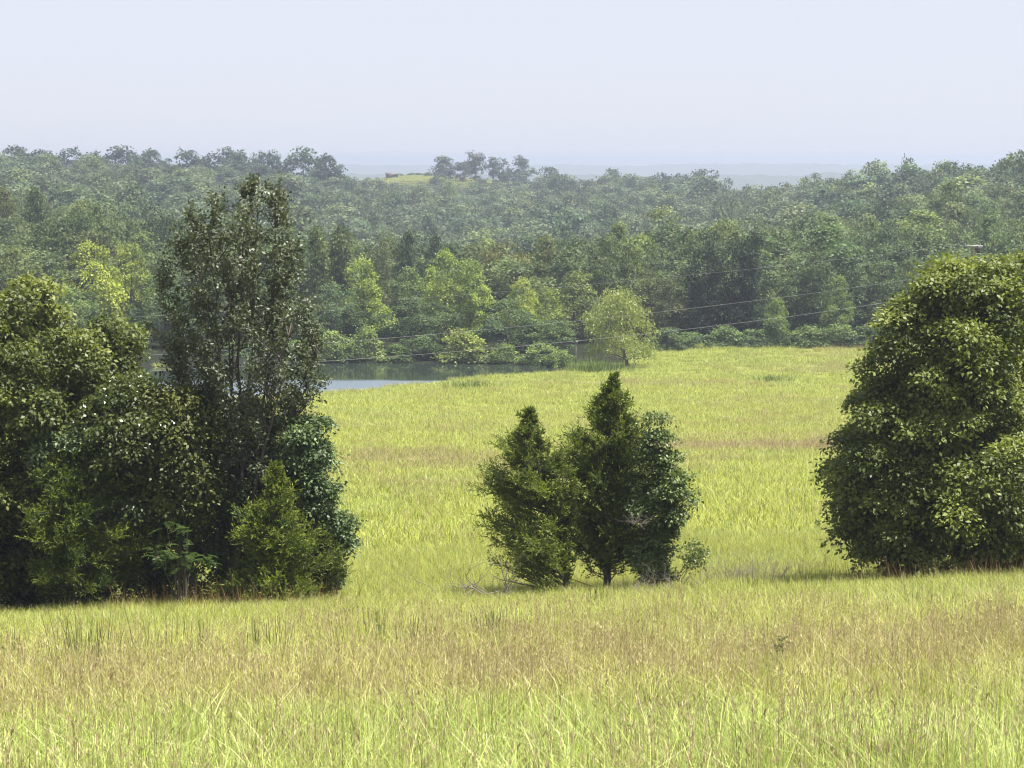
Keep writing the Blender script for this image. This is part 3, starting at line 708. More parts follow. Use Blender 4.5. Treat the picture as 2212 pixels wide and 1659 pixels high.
# (kind, label, picture column, picture row of the top, distance, width in picture units, colour)
WOOD = [
 ('spire', 'first of the twin dark pointed poplars behind the pond', 690, 468, 296, 60, (.95, .95, .7)),
 ('spire', 'second of the twin dark pointed poplars, with a plumed top, behind the pond', 738, 452, 298, 66, (.9, .92, .68)),
 ('round', 'glowing yellow green tree beside the twin poplars', 785, 560, 287, 100, YG),
 ('oak', 'hazy blue grey tree over the far shore beside the tall open tree', 715, 612, 282, 100, (1.1, 1.3, 1.5)),
 ('round', 'brownish tree top peeping over the yellow green tree', 835, 520, 310, 80, (1.0, .95, .85)),
 ('tall', 'slim dark tree rising behind the pond trees, next to the brownish top', 880, 500, 322, 52, DK),
 ('oak', 'dark rounded tree rising behind the pond trees', 940, 505, 325, 80, DK),
 ('round', 'mid green tree between the yellow green tree and the golden pair', 880, 578, 300, 100, (1.1, 1.2, .9)),
 ('round', 'larger of the golden green pair in the pond wood', 962, 548, 296, 100, YG),
 ('round', 'narrower of the golden green pair in the pond wood', 1015, 556, 294, 80, (2.0, 1.95, 1.05)),
 ('oak', 'broad brown tinged oak above the pond wood', 1095, 528, 312, 120, BR),
 ('round', 'tall olive tree with the highest top above the pond wood', 1185, 512, 318, 110, (1.2, 1.08, .82)),
 ('round', 'light green narrow tree near the middle of the pond wood', 1128, 606, 285, 74, (2.3, 2.1, 1.0)),
 ('round', 'pale green tree tucked beside the light narrow one', 1178, 618, 288, 80, (1.8, 1.75, 1.0)),
 ('round', 'large olive tree leaning over the willow', 1240, 588, 297, 120, (1.3, 1.25, .85)),
 ('oak', 'dark domed oak above the willow', 1312, 508, 308, 112, (.8, .82, .75)),
 ('tall', 'narrow dark tree between the domed oak and the dark wall of trees', 1400, 560, 306, 66, (.8, .75, .7)),
 ('round', 'reddish grey tree behind the willow', 1448, 600, 296, 80, (1.05, .95, .95)),
 ('tall', 'tall dark tree at the start of the dark wall by the field', 1528, 492, 296, 82, DK),
 ('tall', 'tallest dark tree in the middle of the dark wall by the field', 1580, 487, 297, 88, (.38, .46, .46)),
 ('tall', 'tall dark tree at the end of the dark wall by the field', 1625, 498, 296, 76, (.36, .45, .46)),
 ('round', 'sunlit small tree in the gap after the dark wall of trees', 1678, 640, 294, 50, (1.5, 1.55, 1.0)),
 ('tall', 'grey green tree after the gap in the field edge wood', 1722, 560, 298, 74, (.9, .95, .85)),
 ('tall', 'dark tree with a flat top in the field edge wood', 1765, 545, 297, 66, (.7, .75, .72)),
 ('round', 'sunlit leafy tree low in the field edge wood', 1808, 600, 293, 60, (1.25, 1.3, .95)),
 ('tall', 'dark straight tree beside the low sunlit one in the field edge wood', 1850, 555, 298, 76, (.65, .72, .7)),
 ('round', 'rounded dark tree partly behind the massive maple', 1905, 568, 297, 86, (.75, .82, .8)),
 ('round', 'green tree just behind the crown of the massive maple', 1965, 560, 300, 90, (1.0, 1.05, .85)),
 ('oak', 'tree deep behind the top of the massive maple', 2050, 575, 296, 100, MD),
 ('round', 'tree seen through the stems behind the massive maple', 2180, 590, 296, 100, MD),
 ('oak', 'dark tree over the pond beneath the golden pair', 888, 640, 276, 130, (.72, .85, .8)),
 ('round', 'blue green tree over the pond beside the pale shrub', 965, 660, 280, 80, (.9, 1.0, .95)),
 ('round', 'dark green tree over the pond below the light narrow tree', 1100, 650, 279, 110, (.85, 1.0, .95)),
 ('round', 'grey green tree over the pond next to the willow', 1195, 690, 277, 100, (1.0, 1.15, 1.05)),
 ('spire', 'dark small cedar over the pond below the glowing tree', 765, 660, 279, 66, (.55, .62, .5)),
 ('spire', 'small dark cedar at the foot of the wood beside the willow', 1450, 700, 287, 46, (.6, .7, .55)),
 ('round', 'big yellow green tree behind the small oak and the tall open tree', 205, 530, 285, 120, (2.5, 2.25, 1.0)),
 ('round', 'yellow green tree peeping past the tall open tree', 285, 520, 290, 90, (2.2, 2.0, 1.0)),
 ('oak', 'shaded tree below the big yellow green one', 160, 620, 278, 120, (1.2, 1.35, 1.0)),
 ('round', 'olive tree at the picture edge above the edge oak', 40, 535, 290, 130, (1.15, 1.1, .8)),
 ('oak', 'dark green tree with a wide crown above the yellow green trees', 235, 445, 330, 130, (.85, .92, .75)),
 ('round', 'mid green tree over the edge oak', 105, 470, 335, 110, (1.1, 1.1, .85)),
 ('spire', 'pointed dark pine above the edge oak', 80, 386, 372, 60, (.62, .7, .55)),
 ('round', 'brownish green tree at the picture edge beside the dark pine', 15, 405, 365, 90, (1.1, .95, .75)),
 ('round', 'shaded tree behind the stems of the tall open tree', 350, 600, 288, 110, (.8, .95, .9)),
 ('oak', 'dim tree behind the middle of the tall open tree', 470, 590, 290, 130, (.85, 1.0, .95)),
 ('round', 'dim tree behind the field side of the tall open tree', 600, 580, 288, 110, (.9, 1.0, .95)),
 ('round', 'dark tree on the far shore behind the tall open tree', 420, 690, 276, 120, (.7, .85, .85)),
 ('round', 'dark tree on the far shore between the tall open tree and the blue grey tree', 640, 660, 278, 110, (.7, .85, .8)),
 ('tall', 'deep green tree deep in the pond wood behind the golden pair', 1050, 560, 305, 70, (.85, .92, .8)),
]
MID_XY = []
for i, (kd, lab, px, ty, Y, w, c) in enumerate(WOOD):
    X = xat(px, Y, -20); H = zat(ty, Y) - gz(X, Y); W = w / FPX * Y * 1.12
    nm = 'poplar_tree' if 'poplar' in lab else 'cedar_tree' if ('cedar' in lab) else 'pine_tree' if 'pine' in lab else 'broadleaf_tree'
    wood_tree(nm, lab, 'tree', kd, i, X, Y, H, W, c, 'trees of the wood behind the pond and field')
    MID_XY.append((X, Y))
# shrubs on the shore and field edge
SHR = [
 ('frothy pale shrub on the far shore beside the tall open tree', 720, 715, 268, 85, PL), ('frothy pale shrub on the far shore below the small dark cedar', 790, 712, 268.5, 80, (1.6, 1.6, 1.3)),
 ('feathery olive willow bush on the far shore in mid pond', 1000, 712, 267.5, 118, (1.9, 1.75, 1.1)), ('dark bush on the far shore beside the willow bush', 915, 725, 270, 90, (.8, .95, .85)),
 ('leafy green bush at the water beyond the willow bush', 1090, 745, 266, 66, (1.5, 1.6, 1.1)), ('pale broad leaved bush at the pond corner', 1165, 742, 264.5, 78, (1.7, 1.75, 1.5)),
 ('small pale bush at the tip of the pond', 1210, 757, 261.5, 56, (1.6, 1.65, 1.3)), ('shaded bush at the water beneath the dark shore tree', 860, 745, 268, 70, (1.0, 1.15, .95)),
 ('dark bush at the shore behind the tall open tree', 520, 740, 275, 120, (.8, .95, .9)), ('bush on the shore seen past the stems of the tall open tree', 640, 735, 271, 90, (1.1, 1.2, 1.0)),
 ('bush with pale leaves at the wood foot beside the willow', 1440, 712, 284, 80, (1.15, 1.25, 1.2)), ('sunlit bush at the foot of the dark wall of trees', 1570, 705, 288, 84, (1.0, 1.1, 1.05)),
 ('low bush at the start of the dark wall of trees', 1490, 718, 287, 84, (.95, 1.1, 1.1)), ('sunlit bush in the gap of the field edge wood', 1672, 690, 288, 70, (1.2, 1.3, 1.05)),
 ('low leafy bush under the flat topped dark tree', 1745, 705, 289, 95, (1.1, 1.2, 1.0)), ('sunlit bush under the low sunlit tree', 1815, 700, 288, 80, (1.1, 1.2, 1.0)),
 ('dark bush at the foot of the dark straight tree', 1880, 705, 289, 105, (.8, .9, .85)), ('bush beside the massive maple at the wood foot', 1940, 700, 289, 70, (.9, 1.0, .9)),
 ('bush at the dark wall end, below the tall dark tree', 1630, 712, 289, 80, (.8, .95, .95))]
for i, (lab, px, ty, Y, w, c) in enumerate(SHR):
    X = xat(px, Y, -24); H = zat(ty, Y) - gz(X, Y); W = w / FPX * Y * 1.1
    wood_tree('shrub', lab, 'bush', 'shrub', i, X, Y, H, W, c, 'bushes along the pond shore and wood foot')

# the willow
def willow():
    rng = np.random.default_rng(41); Y = 259.0; X0 = xat(1357, Y, -24.6); base = (X0, Y, gz(X0, Y) - .1)
    rows = rows_fn([(622, 1320, 1370), (642, 1285, 1395), (668, 1262, 1410), (700, 1250, 1424), (730, 1246, 1436), (755, 1252, 1434), (770, 1280, 1420)], Y)
    g, C, out = broadleaf(rng, rows, 120, 10, .8, .3, .9, .7, .3, .34)
    C = C + np.array([0, Y, 0])
    g = Geo(); k = np.repeat(np.arange(len(C)), 84); n = len(k)
    P = C[k] + rng.normal(size=(n, 3)) * np.array([.42, .42, .42]); 
    A = unit(rng.normal(size=(n, 3)) * .45 + np.array([0, 0, -.75]) + .3 * out[k])
    L = .34 * (.6 + .8 * rng.random(n)); N = unit(np.cross(A, rng.normal(size=(n, 3))))
    g.cards(P, A, N, L, L * .32, np.clip(.5 * rng.random(len(C))[k] + .5 * rng.random(n), 0, 1))
    mid = (xat(1340, Y, -22), Y, zat(735, Y)); top = (xat(1345, Y, -18), Y, zat(660, Y))
    tg = trunk_geo(rng, base, [mid, top], .26, C[rng.choice(len(C), 34, replace=False)])
    plant('willow_tree', 'airy light green willow standing alone at the pond end of the field', 'willow tree', base, g, 'willow', tg)
willow()

# ------------------------------------------------------------------ ridge line and hillside woods
HILL = {}
for kd, n in (('round', 5), ('oak', 3), ('tall', 2)):
    for k in range(n):
        H, W = {'round': (14, 9.5), 'oak': (14, 11.5), 'tall': (15, 7)}[kd]
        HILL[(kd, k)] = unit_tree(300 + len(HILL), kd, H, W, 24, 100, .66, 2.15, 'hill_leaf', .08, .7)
HK = list(HILL)
def hill_tree(name, label, cat, key, X, Y, H, W, color, group=None, rot=0.0):
    cm, tm, (uh, uw) = UNITS[key[1:]] if key[0] == 'f' else HILL[key]
    e = tag(empty(name, (X, Y, gz(X, Y))), label, cat, group)
    e.scale = (W / uw, W / uw, H / uh); e.rotation_euler = (0, 0, rot)
    c = link('crown', cm, e); c.color = rgba(color); link('trunk', tm, e)
    return e
ORD = 'first second third fourth fifth sixth seventh eighth ninth tenth eleventh twelfth thirteenth fourteenth fifteenth sixteenth seventeenth eighteenth nineteenth twentieth'.split()
SKY = [  # (picture column, top row, width, distance, kind, what)
 (30, 312, 62, 880, 'round', 0), (85, 322, 60, 880, 'round', 0), (145, 318, 48, 890, 'oak', 0), (192, 322, 56, 895, 'round', 0), (262, 318, 64, 900, 'oak', 0), (320, 320, 52, 900, 'oak', 0), (350, 342, 40, 895, 'round', 0),
 (415, 322, 64, 905, 'oak', 0), (452, 325, 56, 905, 'round', 0), (492, 322, 52, 905, 'round', 0), (525, 325, 40, 905, 'tall', 0), (560, 323, 24, 905, 'tall', 0), (588, 326, 28, 905, 'tall', 0), (617, 338, 46, 905, 'round', 0), (655, 322, 62, 905, 'oak', 0), (698, 331, 54, 905, 'oak', 0), (728, 352, 40, 905, 'round', 0),
 (962, 336, 62, 1075, 'round', 1), (1000, 350, 44, 1075, 'round', 1), (1027, 327, 56, 1085, 'round', 1), (1078, 335, 58, 1075, 'round', 1), (1122, 338, 46, 1075, 'round', 1), (1112, 368, 60, 1055, 'oak', 1), (945, 372, 50, 1050, 'oak', 1), (1040, 385, 44, 1045, 'round', 1),
 (1183, 360, 66, 1030, 'oak', 2), (1228, 388, 16, 1030, 'tall', 2), (1265, 387, 36, 1025, 'round', 2), (1322, 362, 42, 1030, 'tall', 2), (1371, 384, 24, 1030, 'oak', 2), (1437, 367, 62, 1010, 'oak', 2), (1478, 374, 40, 1010, 'round', 2), (1522, 367, 80, 1010, 'oak', 2), (1562, 380, 50, 1010, 'round', 2),
 (1620, 398, 44, 820, 'round', 3), (1660, 402, 46, 800, 'round', 3), (1752, 392, 60, 740, 'round', 3), (1800, 384, 56, 730, 'oak', 3), (1840, 368, 26, 740, 'tall', 3), (1945, 392, 50, 690, 'round', 3),
 (1990, 372, 60, 650, 'round', 4), (2045, 350, 74, 630, 'oak', 4), (2090, 358, 56, 620, 'round', 4), (2135, 352, 60, 610, 'round', 4), (2180, 343, 70, 605, 'oak', 4), (2225, 346, 64, 600, 'round', 4)]
SNAME = ['on the long skyline ridge', 'beside the ridge-top clearing', 'on the low skyline past the clearing', 'on the dip of the skyline before the right hill', 'on the crest of the near wooded hill']
SNAME[3] = 'on the rising skyline of the near wooded hill'
rr = np.random.default_rng(77); cnt = {}
SKY_XY = []
for (px, ty, w, Y, kd, s) in SKY:
    X = xat(px, Y, -5); g0 = gz(X, Y); H = zat(ty, Y) - g0
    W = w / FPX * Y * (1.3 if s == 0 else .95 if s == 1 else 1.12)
    if s == 0 and kd == 'oak': kd = 'round'
    cnt[s] = cnt.get(s, 0) + 1
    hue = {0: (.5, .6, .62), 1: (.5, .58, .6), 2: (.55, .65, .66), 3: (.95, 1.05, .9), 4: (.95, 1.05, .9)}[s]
    sh = 'slim' if kd == 'tall' else 'broad' if kd == 'oak' else 'rounded'
    key = [k for k in HK if k[0] == kd][cnt[s] % len([k for k in HK if k[0] == kd])]
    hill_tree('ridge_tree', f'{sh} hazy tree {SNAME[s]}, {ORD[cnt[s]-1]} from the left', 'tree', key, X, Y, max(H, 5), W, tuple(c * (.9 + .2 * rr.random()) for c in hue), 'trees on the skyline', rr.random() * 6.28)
    SKY_XY.append((X, Y))
# the forest on the slopes
def hillside():
    rng = np.random.default_rng(9)
    pts = []
    Y = 306.0
    while Y < 1180:
        sp = 7.2 + .0024 * Y
        xs = np.arange(-.30 * Y, .30 * Y, sp)
        xs = xs + rng.uniform(-.42, .42, len(xs)) * sp
        pts.append(np.stack([xs, Y + rng.uniform(-.4, .4, len(xs)) * sp], 1)); Y += sp * .92
    P = np.concatenate(pts); u = P[:, 0] / P[:, 1]; px = CX + FPX * u
    keep = np.ones(len(P), bool)
    keep &= ~((P[:, 1] > 1035) & (px > 760) & (px < 1145))                 # the clearing on the ridge
    lim = np.interp(px, [-500, 0, 700, 760, 830, 1140, 1200, 1580, 1680, 1760, 1900, 2000, 2212, 2600], [950, 920, 930, 1000, 1022, 1028, 1040, 1015, 850, 770, 720, 670, 640, 640])
    keep &= P[:, 1] < lim
    for (x, y) in MID_XY: keep &= ~((np.abs(P[:, 0] - x) < 3.4) & (np.abs(P[:, 1] - y) < 5))
    for (x, y) in SKY_XY: keep &= ~((np.abs(P[:, 0] - x) < 3.5) & (np.abs(P[:, 1] - y) < 6))
    P = P[keep]; n = len(P)
    z = height(P[:, 0], P[:, 1])
    H = 13.0 * (.62 + .72 * rng.random(n)) * np.where(rng.random(n) < .07, 1.25, 1)
    H = np.where((P[:, 1] > 930) & (np.abs(CX + FPX * P[:, 0] / P[:, 1] - 950) < 200), np.minimum(H, 9.5), H)
    H = np.where((P[:, 1] > 800) & (CX + FPX * P[:, 0] / P[:, 1] < 760), H * .86, H)
    W = 11.2 * (.62 + .7 * rng.random(n))
    fine = [k for k in UNITS if k[0] in ('round', 'oak', 'tall')]; KS = HK + fine
    ki = np.where(P[:, 1] < 500, len(HK) + rng.integers(0, len(fine), n), rng.integers(0, len(HK), n)); rot = rng.random(n) * 6.283
    pxs, pys = proj(P[:, 0], P[:, 1], z + H)
    # which of them show, and how much: a simple skyline buffer from near to far
    buf = np.full(2700, 1e9); vis = np.zeros(n)
    occ = [(x, y, None) for x, y in MID_XY]
    for i in np.argsort(P[:, 1]):
        hw = W[i] / P[i, 1] * FPX * .42; a, b = int(max(pxs[i] - hw, -200)) + 220, int(min(pxs[i] + hw, 2400)) + 220
        if b <= a: continue
        seg = buf[a:b]; base = proj(P[i, 0], P[i, 1], z[i] + H[i] * .15)[1]
        vis[i] = np.clip(np.minimum(seg, base) - pys[i] - 6, 0, None).sum() * (1 if 0 < pxs[i] < 2212 else .05)
        buf[a:b] = np.minimum(seg, pys[i] + 6)
    # trees hidden behind the clump, the maple and the pond wood show less
    near_top = np.interp(pxs, [0, 60, 170, 330, 340, 650, 680, 760, 830, 960, 1200, 1300, 1360, 1480, 1500, 1650, 1700, 1900, 2000, 2100, 2212], [420, 400, 480, 460, 470, 480, 460, 460, 520, 510, 520, 510, 520, 600, 490, 490, 550, 560, 575, 560, 545])
    vis *= np.clip((near_top + 25 - pys) / 40, 0, 1)
    order = np.argsort(-vis); chosen = order[:205]
    C3 = np.array([(.95, 1.02, .92), (.7, .84, .82), (1.15, 1.14, .85), (.82, .95, .98), (1.4, 1.38, .95), (.5, .62, .62), (1.08, 1.0, .85)])
    ci = rng.integers(0, len(C3), n)
    # labels: rank each chosen tree inside a landmark sector and height band
    sect = [(0, 130, 'near the picture edge'), (130, 350, 'beyond the small oak'), (350, 520, 'behind the tall open tree'), (520, 680, 'past the tall open top'), (680, 850, 'over the twin poplars'),
            (850, 1000, 'over the golden pair'), (1000, 1140, 'under the clearing'), (1140, 1290, 'over the olive trees'), (1290, 1430, 'over the domed oak'), (1430, 1560, 'left of the dark wall'), (1560, 1700, 'over the dark wall'),
            (1700, 1850, 'over the field edge wood'), (1850, 1990, 'on the hill before the maple'), (1990, 2100, 'over the maple top'), (2100, 2260, 'by the utility pole')]
    groups = {}
    for i in chosen:
        for s, (a, b, nm) in enumerate(sect):
            if a <= pxs[i] < b or (s == 0 and pxs[i] < 0) or (s == len(sect) - 1 and pxs[i] >= 2260):
                groups.setdefault(s, []).append(i); break
    band_names = ['lowest', 'low', 'middle', 'high', 'topmost', 'crest']
    for s, ids in groups.items():
        ids = sorted(ids, key=lambda i: -pys[i])
        nb = max(1, min(5, math.ceil(len(ids) / 4)))
        for bnd in range(nb):
            sub = sorted(ids[bnd * len(ids) // nb:(bnd + 1) * len(ids) // nb], key=lambda i: pxs[i])
            bn = ['lowest', 'second lowest', 'middle', 'fourth', 'topmost'][bnd] if nb == 5 else {1: ['only'], 2: ['lower', 'upper'], 3: ['lower', 'middle', 'upper'], 4: ['lowest', 'second', 'third', 'topmost']}[nb][bnd]
            for q, i in enumerate(sub):
                tone = ['green', 'dusky green', 'olive green', 'grey green', 'light green', 'dark', 'dull green'][ci[i]]
                lab = f'{tone} hillside tree {sect[s][2]}, {bn} row, {ORD[q]} from left'
                hill_tree('hillside_tree', lab, 'tree', ('f',) + KS[ki[i]] if ki[i] >= len(HK) else KS[ki[i]], P[i, 0], P[i, 1], H[i], W[i], tuple(C3[ci[i]]), 'trees on the wooded slopes', rot[i])
    rest = np.setdiff1d(np.arange(n), chosen)
    print('hillside trees', n, 'individual', len(chosen))
    # the rest of the wood reads as one mass
    src = bpy.data.collections.new('forest_tree_kinds'); k = 0
    dims = []
    for key in KS:
        cm, tm, dm = HILL[key] if key in HK and len(dims) < len(HK) else UNITS[key]; dims.append(dm)
        for c in range(len(C3)):
            o = bpy.data.objects.new('forest_tree_kind_%03d' % k, cm); o.color = rgba(C3[c]); src.objects.link(o); k += 1
    scatter('forest', P[rest], z[rest], np.stack([np.zeros(len(rest)), np.zeros(len(rest)), rot[rest]], 1),
            np.stack([W[rest] / np.array([dims[q][1] for q in ki[rest]])] * 2 + [H[rest] / np.array([dims[q][0] for q in ki[rest]])], 1), ki[rest] * len(C3) + ci[rest], src, {},
            'dense hazy broadleaf forest covering the far slopes', 'forest')
def scatter(name, P, z, rot, scl, idx, coll, attrs, label, cat):
    me = bpy.data.meshes.new(name); n = len(P)
    me.vertices.add(n); me.vertices.foreach_set('co', np.stack([P[:, 0], P[:, 1], z], 1).astype(np.float32).ravel())
    for an, v in (('rot', rot), ('scl', scl)):
        a = me.attributes.new(an, 'FLOAT_VECTOR', 'POINT'); a.data.foreach_set('vector', np.asarray(v, np.float32).ravel())
    a = me.attributes.new('idx', 'INT', 'POINT'); a.data.foreach_set('value', np.asarray(idx, np.int32))
    for an, v in attrs.items():
        a = me.attributes.new(an, 'FLOAT', 'POINT'); a.data.foreach_set('value', np.asarray(v, np.float32))
    me.update()
    o = tag(link(name, me), label, cat, None, 'stuff')
    t = bpy.data.node_groups.new(name + '_scatter', 'GeometryNodeTree')
    t.interface.new_socket('Geometry', in_out='INPUT', socket_type='NodeSocketGeometry'); t.interface.new_socket('Geometry', in_out='OUTPUT', socket_type='NodeSocketGeometry')
    ns, ls = t.nodes, t.links
    gi = ns.new('NodeGroupInput'); go = ns.new('NodeGroupOutput')
    ci = ns.new('GeometryNodeCollectionInfo'); ci.inputs['Collection'].default_value = coll
    ci.inputs['Separate Children'].default_value = True; ci.inputs['Reset Children'].default_value = True
    ip = ns.new('GeometryNodeInstanceOnPoints'); ip.inputs['Pick Instance'].default_value = True
    def na(nm, ty):
        q = ns.new('GeometryNodeInputNamedAttribute'); q.data_type = ty; q.inputs['Name'].default_value = nm
        return [s for s in q.outputs if s.name == 'Attribute' and s.enabled][0]
    ls.new(gi.outputs[0], ip.inputs['Points']); ls.new(ci.outputs[0], ip.inputs['Instance'])
    ls.new(na('idx', 'INT'), ip.inputs['Instance Index']); ls.new(na('rot', 'FLOAT_VECTOR'), ip.inputs['Rotation']); ls.new(na('scl', 'FLOAT_VECTOR'), ip.inputs['Scale'])
    ls.new(ip.outputs[0], go.inputs[0])
    md = o.modifiers.new('scatter', 'NODES'); md.node_group = t
    return o
hillside()

# ------------------------------------------------------------------ grass
M['grass'] = grass_mat('meadow_grass_blade', True)
M['seed'] = grass_mat('grass_seed_head', True, seed=True)
def blades(rng, n, size, h, w, lean, curl=.5, seeds=0.0, segs=3, seed_h=1.25):
    g = Geo()
    x = rng.uniform(-.5, .5, n) * size; y = rng.uniform(-.5, .5, n) * size
    ph = rng.random(n) * 6.283; H = rng.uniform(h[0], h[1], n); le = lean * rng.random(n) ** 1.3; W = w * rng.uniform(.6, 1.3, n)
    d = np.stack([np.cos(ph), np.sin(ph), 0 * ph], 1); q = rng.random(n) * 6.283; s = np.stack([np.cos(q), np.sin(q), 0 * q], 1)
    tint = rng.random(n)
    rows = []
    for k in range(segs + 1):
        t = k / segs
        bend = le * (t ** 2) * (1 + curl * t)
        zz = H * (t - .35 * curl * le * t ** 3)
        c = np.stack([x, y, zz], 1) + d * (H * bend)[:, None]
        ww = W * (1 - .85 * t ** 1.4)
        rows.append(c - s * ww[:, None] / 2); rows.append(c + s * ww[:, None] / 2)
    V = np.stack(rows, 1); m = 2 * (segs + 1)
    F = np.array([[2 * k, 2 * k + 1, 2 * k + 3, 2 * k + 2] for k in range(segs)])
    F = (np.arange(n)[:, None, None] * m + F[None]).reshape(-1, 4)
    g.add(V.reshape(-1, 3), F, np.repeat(tint, m), 0)
    ns_ = int(n * seeds)
    if ns_:
        x = rng.uniform(-.5, .5, ns_) * size; y = rng.uniform(-.5, .5, ns_) * size; ph = rng.random(ns_) * 6.283
        H = rng.uniform(h[0] * 1.0, h[1] * seed_h, ns_); le = .25 * rng.random(ns_)
        d = np.stack([np.cos(ph), np.sin(ph), 0 * ph], 1); q = rng.random(ns_) * 6.283; s = np.stack([np.cos(q), np.sin(q), 0 * q], 1)
        b = np.stack([x, y, 0 * x], 1); tp = np.stack([x, y, H], 1) + d * (H * le)[:, None]
        wd = (w * .45)
        V = np.stack([b - s * wd / 2, b + s * wd / 2, tp + s * wd / 3, tp - s * wd / 3], 1)
        g.add(V.reshape(-1, 3), np.arange(ns_ * 4).reshape(-1, 4), np.repeat(rng.random(ns_), 4), 1)
        k = np.repeat(np.arange(ns_), 5); f = rng.random(len(k))
        P = tp[k] - (tp[k] - b[k]) * (f * .3)[:, None]
        A = unit(unit(tp[k] - b[k]) * .9 + rng.normal(size=(len(k), 3)) * .3); L = np.full(len(k), max(.038, w * 4.5)) * (.6 + .8 * rng.random(len(k)))
        g.cards(P, A, rng.normal(size=(len(k), 3)), L, L * .17, np.repeat(rng.random(ns_), 5), 1)
    return g
def grass_layer(name, label, y0, y1, step_fn, kinds, umax=.29, seed=1, scale=(.8, 1.25), pick=None, keep=None, zoff=-.02):
    rng = np.random.default_rng(seed)
    coll = bpy.data.collections.new(name + '_patches')
    for k, gk in enumerate(kinds):
        coll.objects.link(bpy.data.objects.new('%s_patch_%02d' % (name, k), gk.mesh('grass_patch', [M['grass'], M['seed']])))
    rows = []; y = y0
    while y < y1:
        st = step_fn(y); xm = umax * y + 9
        xs = np.arange(-xm, xm, st); rows.append(np.stack([xs + rng.uniform(-.5, .5, len(xs)) * st, y + rng.uniform(-.5, .5, len(xs)) * st], 1)); y += st
    P = np.concatenate(rows)
    m = np.ones(len(P), bool)
    f = (P[:, 1] > 190) & (P[:, 1] < 320); sd = np.full(len(P), 99.0); sd[f] = pond_sd(P[f, 0], P[f, 1]); m &= sd > 1.0
    if keep is not None: m &= keep(P)
    P = P[m]; n = len(P)
    br = brownness(P[:, 0], P[:, 1]); lu = lushness(P[:, 0], P[:, 1])
    idx = pick(P, br, lu, rng) if pick else rng.integers(0, len(kinds), n)
    sc = rng.uniform(scale[0], scale[1], n); hs = sc * (.75 + .5 * fnoise(P[:, 0] / 2.5, P[:, 1] / 2.5, 91))
    print(name, n)
    return scatter(name, P, height(P[:, 0], P[:, 1]) + zoff, np.stack([np.zeros(n), np.zeros(n), rng.random(n) * 6.283], 1), np.stack([sc, sc, hs], 1), idx, coll, {'brown': br, 'lush': lu}, label, 'grass')
rg = np.random.default_rng(500)
near_k = [blades(rg, 320, .55, (.26, .68), a, b, c, .03, 5) for a, b, c in ((.0070, .45, .8), (.0075, .6, .9), (.0065, .5, 1.0), (.0085, 1.0, 1.5))] + [blades(rg, 300, .55, (.28, .66), .007, .45, .5, .3, 3) for _ in range(4)]
def near_pick(P, br, lu, rng):
    return np.where(rng.random(len(P)) < np.clip(br * .9, .03, .8), 4, 0) + rng.integers(0, 4, len(P))
grass_layer('meadow_grass', 'tall mixed meadow grass with brown seed heads on the near slope', 11.5, 38, lambda y: .36, near_k, seed=2, pick=near_pick, umax=.31)
mid_k = [blades(rg, 330, 1.0, (.20, .46), .0085, .65, .6, .02, 2) for _ in range(4)] + [blades(rg, 330, 1.0, (.20, .48), .008, .5, .4, .14, 2) for _ in range(4)]
grass_layer('slope_grass', 'yellow green grass on the lower near slope up to the trees', 38, 84, lambda y: .62, mid_k, seed=3, pick=near_pick, umax=.31)
far_k = [blades(rg, 340, 2.4, (.22, .46), .023, .8, .6, .01, 2) for _ in range(3)] + [blades(rg, 340, 2.4, (.22, .5), .021, .5, .4, .2, 2) for _ in range(3)]
def far_pick(P, br, lu, rng):
    return np.where(rng.random(len(P)) < np.clip(br*.8, .02, .8), 3, 0) + rng.integers(0, 3, len(P))
grass_layer('field_grass', 'sunlit yellow green hay field with brown bands reaching to the pond', 84, 291, lambda y: 1.25 + .004 * y, far_k, seed=4, pick=far_pick,
            keep=lambda P: ~(((P[:, 1] > 262) & (P[:, 0] / P[:, 1] < .03)) | ((P[:, 0] / P[:, 1] < .052) & (P[:, 1] > 264)) | ((P[:, 0] / P[:, 1] < -.17) & (P[:, 1] > 222))))

clear_k = [blades(rg, 160, 5.0, (.3, .6), .09, .9, .5, 0, 2) for _ in range(2)]
grass_layer('hay_grass', 'pale hay grass on the ridge-top clearing', 1046, 1240, lambda y: 3.2, clear_k, seed=6, umax=.10, keep=lambda P: (P[:, 0] / P[:, 1] < .004) & (P[:, 0] / P[:, 1] > -.074))
